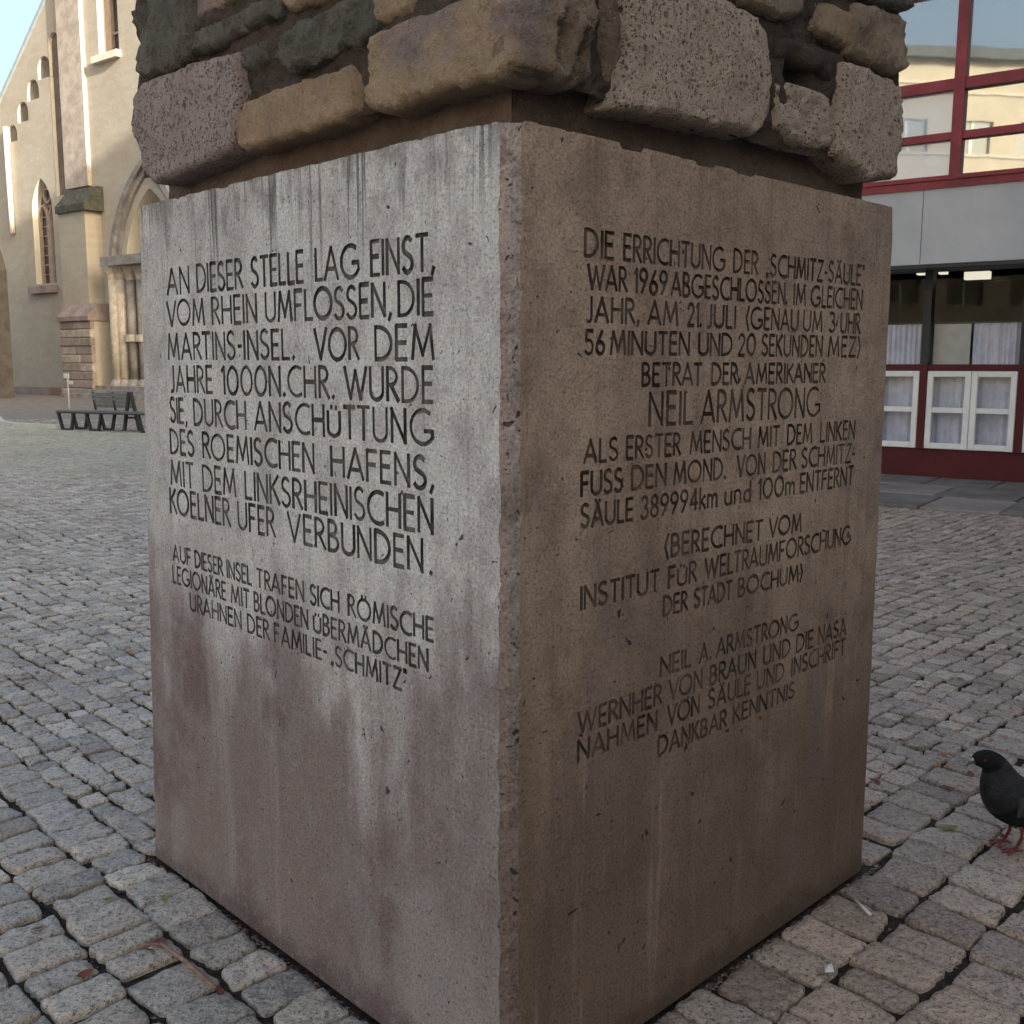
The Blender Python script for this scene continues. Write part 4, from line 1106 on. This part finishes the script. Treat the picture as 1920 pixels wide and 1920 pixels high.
for k in range(k0, k1):
    x = xm + bay * k; inview = -2 <= k <= 2
    MB().box(x - .045, x + .045, -.04, .14, zp, ztr1 + .001).build('mullion', M['redlow'], rb_)
    MB().box(x - .05, x + .05, -.03, .14, ztr1 + .002, zf0 + .2).build('mullion', M['anth'], rb_)
    if x + bay > RX: break
    # white casement pair
    wn = MB(); wa, wb = x + .05, x + bay - .05; zz0, zz1 = zp + .004, ztr0 - .004; mid = (wa + wb) / 2; zm = (zz0 + zz1) / 2
    fw = .075
    for (a, b) in ((wa, mid - .003), (mid + .003, wb)):
        wn.bev(a, a + fw, -.03, .06, zz0, zz1, .008); wn.bev(b - fw, b, -.03, .06, zz0, zz1, .008)
        wn.bev(a + fw, b - fw, -.028, .06, zz0, zz0 + fw, .008); wn.bev(a + fw, b - fw, -.028, .06, zz1 - fw, zz1, .008); wn.bev(a + fw, b - fw, -.028, .06, zm - .035, zm + .035, .008)
    wo = wn.build('window', M['white'], rb_)
    for (a, b) in ((wa, mid), (mid, wb)):
        for (c, d) in ((zz0, zm), (zm, zz1)):
            MB().box(a + fw, b - fw, .02, .026, c + .035, d - .035).build('pane', M['glass_gnd'], wo)
    cu = MB(); nn = 26
    for i in range(nn + 1):
        xx = wa + .05 + (wb - wa - .1) * i / nn; yy = .15 + .018 * math.sin(i * 1.9 + k) + .01 * math.sin(i * .7)
        cu.v += [(xx, yy, zz0), (xx, yy, zz1)]
    for i in range(nn): cu.f.append((2 * i, 2 * i + 2, 2 * i + 3, 2 * i + 1)); cu.m.append(0)
    cu.build('curtain', M['curtain'], wo)
    # big pane above, half-height screen behind it
    MB().poly([(x + .052, .06, ztr1), (x + bay - .052, .06, ztr1), (x + bay - .052, .06, zf0 + .1), (x + .052, .06, zf0 + .1)]).build('pane', M['glass_gnd'], rb_)
    cu = MB()
    split = x + bay * .46
    for i in range(nn + 1):
        xx = split + (x + bay - .06 - split) * i / nn; yy = .16 + .016 * math.sin(i * 2.1 + k) + .01 * math.sin(i * .8)
        cu.v += [(xx, yy, ztr1), (xx, yy, zcur)]
    for i in range(nn): cu.f.append((2 * i, 2 * i + 2, 2 * i + 3, 2 * i + 1)); cu.m.append(0)
    cu.box(x + .06, split - .03, .15, .165, ztr1, zcur - .005, 1)
    cu.build('half_curtain', [M['curtain'], M['blind']], rb_, fix=False)
    MB().box(x + .06, x + bay - .06, .13, .145, zcur, zcur + .02).build('curtain_rod', M['anth'], rb_)
# room behind the glass
rm_ = MB(); rm_.box(LX, RX, 4.0, 4.1, 0, zf0 + .5); rm_.box(LX, LX + .1, .3, 4, 0, zf0 + .5); rm_.box(RX - .1, RX, .3, 4, 0, zf0 + .5); rm_.box(LX, RX, .3, 4, zf0 + .12, zf0 + .2); rm_.box(LX, RX, .3, 4.0, -.02, .02)
rm_.build('interior', M['dark_in'], rb_)
rn = random.Random(3)
sh = MB()
for k in range(16): 
    x = LX + (RX - LX) * rn.random(); wdt = rn.uniform(.3, .9); zt = rn.uniform(1.9, 2.5); sh.box(x, x + wdt, 2.6 + rn.random(), 2.9 + rn.random(), rn.uniform(.9, 1.7), zt)
sh.build('cabinet', M['warm_in'], rb_)
for (xa, xb, ya, yb) in ((1719, 1744, 502, 514), (1760, 1773, 501, 513), (1808, 1854, 510, 522)):
    a, zt = bpx(xa, ya, -.9); b, zb = bpx(xb, yb, -.9)
    lm = MB().box(a, b, .9, 1.05, zb, zt).build('ceiling_lamp', M['lamp'], rb_)
# overhanging storeys
MB().box(LX, RX, -OV, .45, zf0, zf1).build('fascia', M['fascia'], rb_)
for k in range(int((RX - LX) / 2.4) + 1): MB().box(LX + .9 + k * 2.4, LX + .906 + k * 2.4, -OV - .003, -OV + .02, zf0 + .004, zf1 - .004).build('panel_joint', M['anth'], rb_)
MB().box(LX, RX, -OV - .012, -OV + .1, zf0 - .05, zf0 - .002).build('fascia_trim', M['anth'], rb_)
zr1a, zr1b = bpx(1790, 341, OV)[1], bpx(1790, 328, OV)[1]
zt_a, zt_b = bpx(1790, 261, OV)[1], bpx(1790, 247, OV)[1]
zu_a, zu_b = bpx(1800, 167, OV)[1], bpx(1800, 146, OV)[1]
xu = bpx(1790, 330, OV)[0]; st_h = zu_b - zr1b; ubay = bpx(1920, 240, OV)[0] - xu + .35
OVF = OV + .02
MB().box(LX, RX, -OVF - .01, -OV + .2, zr1a - .06, zr1b - .055).build('rail', M['red'], rb_)
MB().box(LX, RX, -OVF - .03, -OV + .2, zr1b - .05, zr1b).build('rail', M['red'], rb_)
floors = 4
zlast = zr1b
hp = zu_a - zr1b; lo = zt_a - zr1b
up0 = int((LX - xu) / ubay); up1 = int((RX - xu) / ubay) + 1
for fl in range(floors):
    zb = zr1b + fl * (hp + (zu_b - zu_a)) + fl * .0
    big = fl % 2 == 1
    MB().box(LX, RX, -OVF, -OV + .2, zb + hp, zb + hp + (zu_b - zu_a)).build('rail', M['red'], rb_)
    zth = zb + lo if not big else zb + hp * .42
    if not big: MB().box(LX, RX, -OVF + .004, -OV + .2, zth, zth + (zt_b - zt_a)).build('rail', M['red'], rb_)
    for k in range(up0, up1):
        xa = max(LX, xu + ubay * k + .05); xb = min(RX, xu + ubay * (k + 1) - .05)
        if xb - xa < .2: continue
        parts_ = ((zb, zth), (zth + (zt_b - zt_a), zb + hp)) if not big else ((zb, zb + hp),)
        for (c, d) in parts_:
            tilt = rn.uniform(-.004, .004)
            pn = MB(); pn.v += [(xa, -OV + .05 + tilt, c), (xb, -OV + .05 - tilt, c), (xb, -OV + .055 - tilt, d), (xa, -OV + .055 + tilt, d)]; pn.f.append((0, 1, 2, 3)); pn.m.append(0)
            pn.build('pane', M['glass_blue'] if (k == -1 and fl == 0) else M['glass_up'], rb_)
    zlast = zb + hp + (zu_b - zu_a)
for k in range(up0, up1 + 1):
    x = xu + ubay * k
    if LX < x < RX: MB().box(x - .06, x + .06, -OVF - .02, -OV + .2, zr1b - .06, zlast).build('mullion', M['red'], rb_)
MB().box(LX, RX, -OV - .1, 9, zlast, zlast + .6).build('parapet', M['fascia'], rb_)
bk = MB(); bk.box(LX, RX, -OV + .25, 9, zf1, zlast); bk.box(LX, RX, 4.2, 9, 0, zf1); bk.build('core', M['fascia'], rb_)

# slab strip in front of the shop
pv = BF.empty('pavement'); tag(pv, kind='structure')
dep = BF.at(1800, 905)[0]
front = (BF.o - ground_at(1760, 958)).dot(BF.Y)
nrow = 3; rn = random.Random(21)
for rwi in range(nrow):
    ya, yb = -front + (front - .02) * rwi / nrow, -front + (front - .02) * (rwi + 1) / nrow
    x = LX + rn.uniform(0, .8)
    while x < bpx(1920, 900)[0] + 3:
        wl_ = rn.uniform(.75, .85)
        z1 = .03 + rn.uniform(-.004, .004)
        s_ = MB(); b = len(s_.v); e = .012
        s_.v += [(x + .008, ya + .008, -.03), (x + wl_ - .008, ya + .008, -.03), (x + wl_ - .008, yb - .008, -.03), (x + .008, yb - .008, -.03), (x + .008, ya + .008, z1 - e), (x + wl_ - .008, ya + .008, z1 - e), (x + wl_ - .008, yb - .008, z1 - e), (x + .008, yb - .008, z1 - e),
                 (x + .02, ya + .02, z1), (x + wl_ - .02, ya + .02, z1), (x + wl_ - .02, yb - .02, z1), (x + .02, yb - .02, z1)]
        for k in range(4):
            n = (k + 1) % 4; s_.f += [(k, n, 4 + n, 4 + k), (4 + k, 4 + n, 8 + n, 8 + k)]; s_.m += [0, 0]
        s_.f.append((8, 9, 10, 11)); s_.m.append(0)
        s_.build('paving_slab', M['slab'] if rn.random() < .7 else M['block'], pv, fix=False)
        x += wl_

# ------------------------------------------------------------------ houses that close the square behind the viewer (one mirrored in the panes, one added unseen to shade the square)
af = Frame((-2.0, -19.0), math.atan2(.464, .886) + math.pi)
AFX = Vector((-.886, -.464, 0))
ab = empty('shade_apartment_block', (2.0, -15.0, 0), math.atan2(-.464, -.886))
tag(ab, 'unseen beige apartment block behind the viewer, added to shade the square', 'building')
# local +x runs to the left of the photo's viewer side, -y points into the square
AH, AX0, AX1 = 31.0, -34.0, -2.0  # added block is sized to keep the sun off the square
am = MB(); holes = []
for fl in range(9):
    for k in range(8): 
        x = AX0 + 1.5 + k * 3.9; holes.append([(x, 1.0 + fl * 3.3 + .9), (x + 2.0, 1.0 + fl * 3.3 + .9), (x + 2.0, 1.0 + fl * 3.3 + 2.5), (x, 1.0 + fl * 3.3 + 2.5)])
plate(am, [(AX0, 0), (AX1, 0), (AX1, AH), (AX0, AH)], holes, .25)
am.box(AX0, AX1, .3, 11, 0, AH); am.build('wall', M['beige'], ab)
for h in holes:
    MB().box(h[0][0], h[1][0], .22, .26, h[0][1], h[2][1]).build('window', M['winglass'], ab)
for fl in range(1, 9):
    MB().box(AX0 + 1, AX1 - 1, -.06, .0, fl * 3.3 + .55, fl * 3.3 + .75).build('string_course', M['balc'], ab)
MB().box(AX0 - .3, AX1 + .3, -.4, 11.3, AH, AH + .5).build('roof', M['rooftile'], ab)

hb = empty('corner_house', (-33, -24, 0), math.atan2(.97, -.24)); tag(hb, 'beige house with rows of windows, seen mirrored in the red framed panes', 'building')
holes = []
for fl in range(5):
    for k in range(12):
        x = -23 + k * 3.9; holes.append([(x, 1.0 + fl * 3.2 + .9), (x + 2.3, 1.0 + fl * 3.2 + .9), (x + 2.3, 1.0 + fl * 3.2 + 2.5), (x, 1.0 + fl * 3.2 + 2.5)])
am = MB(); plate(am, [(-25, 0), (25, 0), (25, 19), (-25, 19)], holes, .25); am.box(-25, 25, .3, 10, 0, 19); am.build('wall', M['beige'], hb)
for h in holes:
    wo = MB().box(h[0][0], h[1][0], .20, .24, h[0][1], h[2][1]).build('window', M['winglass'], hb)
    MB().box((h[0][0] + h[1][0]) / 2 - .06, (h[0][0] + h[1][0]) / 2 + .06, .14, .199, h[0][1], h[2][1]).build('window_frame', M['white'], wo)
for fl in range(1, 6): MB().box(-25, 25, -.08, -.002, fl * 3.2 + 1.72, fl * 3.2 + 1.86).build('string_course', M['balc'], hb)
MB().box(-25.4, 25.4, -.5, 10.4, 19, 19.6).build('roof', M['rooftile'], hb)

# ------------------------------------------------------------------ bench and post in front of the church
def bench():
    e0 = ground_at(108, 806); e1 = ground_at(272, 812); ang = math.atan2(e1.y - e0.y, e1.x - e0.x)
    e = empty('park_bench', (e0.x, e0.y, 0), ang); tag(e, 'dark grey metal and slat bench standing before the church', 'bench')
    L_ = (e1 - e0).length; px = L_ / 164.0
    hs = .44
    for k in range(5): MB().box(-.03, L_, .02 + k * .10, .105 + k * .10, hs - .035, hs).build('seat_slat', M['slat'], e)
    MB().box(-.03, L_, .0, .50, hs - .065, hs - .038).build('seat_frame', M['anth'], e)
    for (a, b) in ((0, 30), (54, 82), (150, 178)):
        for y in (.05, .45):
            m_ = MB(); xa, xb = a * px, b * px
            m_.bar((xa, y, hs - .06), (xa + 7 * px, y, .02), .055); m_.bar((xb, y, hs - .06), (xb - 6 * px, y, .02), .055); m_.bar((xa + 5 * px, y, .02), (xb - 4 * px, y, .02), .045)
            m_.build('leg', M['anth'], e)
    for k in range(4): MB().box(34 * px, 112 * px, .52 - k * .02 + .06, .55 - k * .02 + .06, hs + .05 + k * .085, hs + .125 + k * .085).build('back_slat', M['slat'], e)
    for x in (36 * px, 74 * px): MB().bar((x, .60, hs), (x, .54, hs + .40), .04).build('back_post', M['anth'], e)
    m_ = MB(); m_.bar((108 * px, .3, .02), (120 * px, .3, hs + .42), .06); m_.bar((136 * px, .3, .02), (123 * px, .3, hs + .42), .06); m_.bar((114 * px, .3, .30), (130 * px, .3, .30), .04); m_.build('end_frame', M['anth'], e)
    return e
bench()
e0 = ground_at(131, 782)
ps = empty('sign_post', (e0.x, e0.y, 0), R(-15)); tag(ps, 'slim white post with small sign standing behind the bench', 'sign post')
MB().tube([(0, 0, 0), (0, 0, 1.1)], .02, 8).build('post', M['whitepost'], ps, smooth=True)
MB().bev(-.10, .07, -.05, -.02, 1.06, 1.2, .01).build('sign_plate', M['whitepost'], ps)
MB().bev(.04, .19, -.05, -.021, .9, 1.0, .01).build('sign_plate', M['whitepost'], ps)
# light kerb line beside the bench
kb = MB(); pts = [ground_at(X, Y) for X, Y in ((-60, 770), (-5, 786), (4, 795), (30, 799), (70, 801), (110, 803))]
for i in range(len(pts) - 1): kb.bar((pts[i].x, pts[i].y, .03), (pts[i + 1].x, pts[i + 1].y, .03), .14, .10)
tag(kb.build('light_kerb', M['kerb']), kind='structure')
yd = MB(); 
yp = [ground_at(X, Y) for X, Y in ((-300, 790), (4, 796), (120, 804), (300, 812))]
far_ = [(-60, 70), (30, 30)]
yd.poly([(yp[0].x, yp[0].y, .002), (yp[1].x, yp[1].y, .002), (yp[2].x, yp[2].y, .002), (yp[3].x, yp[3].y, .002), (12, 30, .002), (-5, 55, .002), (-70, 75, .002)])
tag(yd.build('church_forecourt', M['slab'], fix=False), kind='structure')

# ------------------------------------------------------------------ pigeon
M['feather'] = plain('dark_plumage', (0.012, 0.012, 0.014), 0.85, 0.5, 30, 0.6, 0.15)
M['feather2'] = plain('charcoal_wing', (0.045, 0.044, 0.050), 0.8, 0.6, 40, 0.6, 0.2)
M['neck_f'] = plain('sheen_neck', (0.014, 0.015, 0.019), 0.6, 0.6, 30, 0.5, 0.3)
M['beak'] = plain('beak_horn', (0.09, 0.08, 0.075), 0.5, 0.2, 30)
M['cere'] = plain('white_cere', (0.5, 0.46, 0.42), 0.8, 0.1, 30)
M['pinkleg'] = plain('pink_leg', (0.17, 0.05, 0.048), 0.6, 0.2, 40)
M['eye'] = plain('orange_eye', (0.10, 0.03, 0.012), 0.2, 0.1, 40)
pg = ground_at(1879, 1592); 
pe = empty('pigeon', (pg.x, pg.y, 0), R(8)); pe.scale = (1.16, 1.24, 1.18); tag(pe, 'dark pigeon standing on the cobbles at the right edge', 'bird')
# faces -x; sections: centre (x, z), half width, half height, lean of the section
secs = [(-.098, .262, .008, .008), (-.094, .264, .014, .015), (-.080, .267, .0215, .0225), (-.060, .266, .0235, .0265), (-.040, .252, .0260, .0330), (-.030, .228, .0340, .0430), (-.020, .198, .0480, .0560),
        (.000, .166, .0600, .0680), (.028, .144, .0620, .0640), (.070, .130, .0580, .0540), (.115, .117, .0460, .0400), (.155, .105, .0340, .0260), (.190, .094, .0300, .0140), (.240, .080, .0330, .0080), (.285, .068, .0340, .0050), (.290, .067, .0100, .003)]
pm = MB(); nS = 18
for i, (x, z, ry, rz) in enumerate(secs):
    p = Vector((secs[max(i - 1, 0)][0], 0, secs[max(i - 1, 0)][1])); q = Vector((secs[min(i + 1, len(secs) - 1)][0], 0, secs[min(i + 1, len(secs) - 1)][1]))
    d = (q - p).normalized(); n_ = Vector((-d.z, 0, d.x))
    if n_.z < 0 and i > 6: n_ = -n_
    if i <= 6 and n_.x < 0 and n_.z < 0: n_ = -n_
    for k in range(nS):
        a = 2 * math.pi * k / nS; c = Vector((x, 0, z)) + n_ * rz * math.sin(a) + Vector((0, 1, 0)) * ry * math.cos(a)
        pm.v.append(tuple(c))
for i in range(len(secs) - 1):
    for k in range(nS):
        j = (k + 1) % nS; pm.f.append((i * nS + k, i * nS + j, (i + 1) * nS + j, (i + 1) * nS + k)); pm.m.append(1 if 3 < i < 7 else 0)
pm.f += [tuple(range(nS)), tuple((len(secs) - 1) * nS + k for k in range(nS))]; pm.m += [0, 0]
bo = pm.build('body', [M['feather'], M['neck_f']], pe, smooth=True); bo.location.z = -.020
md = bo.modifiers.new('s', 'SUBSURF'); md.levels = md.render_levels = 2
for sgn in (-1, 1):
    wg = MB(); prof = [(-.012, .198, .012), (.012, .205, .024), (.055, .192, .030), (.10, .172, .026), (.15, .146, .018), (.205, .118, .010), (.245, .098, .003)]
    for (x, z, t) in prof:
        for (dz, o) in ((.0, .030), (-.022, .058), (-.050, .066), (-.074, .054)):
            sq = min(1, (.27 - x) / .2); wg.v.append((x, sgn * (o * max(.25, sq) + t * .12), z + dz * max(.25, sq)))
    for i in range(len(prof) - 1):
        for k in range(3): wg.f.append((i * 4 + k, i * 4 + k + 1, (i + 1) * 4 + k + 1, (i + 1) * 4 + k)); wg.m.append(0)
    wo = wg.build('wing', M['feather2'], pe, smooth=True); wo.location.z = -.020
    md = wo.modifiers.new('t', 'SOLIDIFY'); md.thickness = .007; md = wo.modifiers.new('s', 'SUBSURF'); md.levels = md.render_levels = 2
    ex = MB(); ex.tube([(-.081, sgn * .0195, .270), (-.081, sgn * .0225, .270)], [.0045, .0025], 10); ex.build('eye', M['eye'], pe, smooth=True).location.z = -.020
    lg = MB(); lx, ly = .020, sgn * .024
    lg.tube([(lx + .012, ly, .075), (lx + .016, ly, .040), (lx, ly, .010)], [.010, .0045, .0042], 8)
    for (tx, ty) in ((-.038, 0), (-.030, .016), (-.030, -.016), (.020, 0)): lg.tube([(lx, ly, .009), (lx + tx * .6, ly + ty * .6, .0075), (lx + tx, ly + ty, .004)], [.0042, .0036, .0018], 6)
    lg.build('leg', M['pinkleg'], pe, smooth=True)
bk_ = MB(); bk_.tube([(-.094, 0, .262), (-.108, 0, .258), (-.119, 0, .249)], [.0066, .0046, .0012], 8); bk_.build('beak', M['beak'], pe, smooth=True).location.z = -.020
ce = MB(); ce.tube([(-.098, 0, .267), (-.106, 0, .2635)], [.0045, .003], 8); ce.build('cere', M['cere'], pe, smooth=True).location.z = -.020

# ------------------------------------------------------------------ litter
M['twig'] = plain('dry_twig', (0.22, 0.135, 0.105), 0.8, 0.3, 60)
M['leaf_red'] = plain('red_leaf', (0.15, 0.050, 0.038), 0.8, 0.4, 40)
M['leaf_or'] = plain('orange_leaf', (0.34, 0.14, 0.05), 0.8, 0.4, 40)
M['leaf_gr'] = plain('green_leaf', (0.16, 0.17, 0.05), 0.8, 0.4, 40)
M['paper'] = plain('white_paper', (0.6, 0.59, 0.56), 0.8, 0.1, 60)
M['crumb'] = plain('red_brown_grit', (0.12, 0.06, 0.045), 0.9, 0.5, 80)
M['grit'] = plain('grey_grit', (0.20, 0.17, 0.15), 0.9, 0.5, 80)
t0, t1, t2, t3 = ground_at(258, 1780), ground_at(302, 1778), ground_at(350, 1815), ground_at(405, 1862)
tw = MB(); tw.tube([(t0.x, t0.y, .012), (t1.x, t1.y, .012)], [.003, .004], 7); tw.tube([(t1.x, t1.y, .013), (t2.x, t2.y, .016), (t3.x, t3.y, .012)], [.005, .0058, .0045], 7)
tag(tw.build('twig', M['twig'], smooth=True), 'pale brown bent twig lying on the cobbles left of the block', 'twig')
c0, c1 = ground_at(1603, 1695), ground_at(1632, 1722)
tag(MB().tube([(c0.x, c0.y, .012), (c1.x, c1.y, .010)], .0045, 8).build('cigarette_end', M['paper'], smooth=True), 'white cigarette end in a cobble joint near the right block corner', 'cigarette end')
c0 = ground_at(1552, 1826)
pp = MB(); pp.v += [(c0.x - .012, c0.y - .014, .012), (c0.x + .010, c0.y - .016, .016), (c0.x + .013, c0.y + .012, .020), (c0.x - .006, c0.y + .016, .011), (c0.x, c0.y, .024)]
pp.f += [(0, 1, 4), (1, 2, 4), (2, 3, 4), (3, 0, 4)]; pp.m += [0] * 4
tag(pp.build('paper_scrap', M['paper']), 'crumpled white paper scrap on cobbles by the brown face', 'paper')

def leaf_mesh(seed):
    rn = random.Random(seed); mb = MB(); n = 5
    L_, W_ = 1.0, rn.uniform(.45, .65)
    for i in range(n + 1):
        t = i / n; w_ = W_ * math.sin(math.pi * (t * .9 + .05)) ** .8 * .5; z = .22 * (t - .5) ** 2 * 2 + rn.uniform(-.03, .03)
        mb.v += [(t - .5, -w_, z + .14 * w_), (t - .5, 0, z), (t - .5, w_, z + rn.uniform(.05, .22) * w_)]
    for i in range(n):
        for k in range(2): mb.f.append((i * 3 + k, i * 3 + k + 1, (i + 1) * 3 + k + 1, (i + 1) * 3 + k)); mb.m.append(0)
    return mb
lm_ = {}
for key in ('leaf_red', 'leaf_or', 'leaf_gr'):
    for v in range(3):
        o = leaf_mesh(hash_ := (v * 7 + len(key))).build('tmp', M[key], fix=False); lm_[(key, v)] = o.data; bpy.data.objects.remove(o)
rn = random.Random(77)
spots = [(1760, 1400, 'or'), (1770, 1415, 'or'), (1775, 1440, 'or'), (1755, 1437, 'or'), (1690, 1390, 'red'), (1645, 1470, 'red'), (1636, 1465, 'red'), (1778, 1480, 'red'), (1820, 1455, 'red'), (1860, 1390, 'or'), (1845, 1398, 'or'), (1885, 1385, 'or'),
         (1770, 1558, 'gr'), (1785, 1555, 'gr'), (1815, 1370, 'gr'), (1710, 1345, 'or'), (1895, 1330, 'or'), (1720, 1290, 'red'), (1800, 1275, 'red'), (1640, 1275, 'gr'), (1870, 1300, 'red'),
         (45, 1268, 'red'), (70, 1262, 'red'), (95, 1270, 'or'), (170, 1235, 'red'), (230, 1215, 'or'), (245, 1225, 'or'), (180, 1245, 'red'), (140, 1412, 'red'), (160, 1416, 'or'),
         (280, 1785, 'red'), (412, 1862, 'red'), (70, 1745, 'red'), (160, 1830, 'red'), (310, 1690, 'gr'), (205, 1690, 'gr'), (300, 1770, 'red'), (1880, 1572, 'red')]
names = {'red': ('leaf_red', 'small dull red fallen leaf on the cobbles', 'red leaves on the cobbles'), 'or': ('leaf_or', 'small orange brown fallen leaf on the cobbles', 'orange leaves on the cobbles'), 'gr': ('leaf_gr', 'small yellow green fallen leaf on the cobbles', 'green leaves on the cobbles')}
for (X, Y, c) in spots:
    k, lab, grp = names[c]; p = ground_at(X, Y)
    o = bpy.data.objects.new('fallen_leaf', lm_[(k, rn.randrange(3))]); C.objects.link(o)
    s = rn.uniform(.022, .042); o.scale = (s, s * rn.uniform(.8, 1.2), s * .7); o.location = (p.x, p.y, .006); o.rotation_euler = (rn.uniform(-.25, .25), rn.uniform(-.25, .25), rn.uniform(0, 6.28))
    col_ = {'red': 'dull red', 'or': 'orange brown', 'gr': 'yellow green'}[c]
    wh = ('by the twig on the near cobbles' if X < 700 and Y > 1600 else 'on the far cobbles left of the block' if X < 700 and Y < 1330 else 'on the cobbles left of the grey face' if X < 700 else
          "at the pigeon's feet" if Y > 1565 else 'lying left of the pigeon' if (Y > 1380 and X < 1835) else 'on the cobbles above the pigeon' if Y > 1320 else 'on the far cobbles right of the block')
    tag(o, f'small {col_} fallen leaf {wh}', 'leaf', f'{col_} leaves {wh}')
# crumbs swept against the plinth and into the joints
def crumbs(name, mat, n, pick, s0, s1):
    mb = MB()
    for i in range(n):
        p, z = pick(); s = rn.uniform(s0, s1); b = len(mb.v)
        for k in range(4):
            a = k * 1.57 + rn.random(); mb.v.append((p.x + math.cos(a) * s, p.y + math.sin(a) * s * rn.uniform(.4, 1), z + rn.uniform(0, .3) * s))
        mb.v.append((p.x, p.y, z + s * rn.uniform(.5, .9)))
        for k in range(4): mb.f.append((b + k, b + (k + 1) % 4, b + 4)); mb.m.append(0)
    return tag(mb.build(name, mat, fix=False), kind='stuff')
def along():
    if rn.random() < .5: x, y = -abs(rn.gauss(0, .014)) - .004, rn.uniform(-.05, WL + .1)
    else: x, y = rn.uniform(-.05, WR + .1), -abs(rn.gauss(0, .014)) - .004
    return MF.o + MF.X * x + MF.Y * y, -.015
near = [cb for cb in cobs if cb[6][2] < 5.5]
def joint():
    r, h, q, wd, rm, wp, pr, row = rn.choice(near)
    if rn.random() < .5: x, y = path_point(r, q + rn.random() * wd, rm)
    else: x, y = path_point(r + rn.random() * h, q, rm)
    x, y = warp(x, y, r); return MF.o + MF.X * x + MF.Y * y, -.014
lg_ = tag(crumbs('leaf_litter', M['crumb'], 1100, lambda: along() if rn.random() < .4 else joint(), .004, .010), 'red brown leaf crumbs in the joints and along the block', 'litter')
gg_ = tag(crumbs('joint_grit', M['grit'], 1200, lambda: along() if rn.random() < .45 else joint(), .003, .008), 'grey grit in the cobble joints and along the block', 'grit')
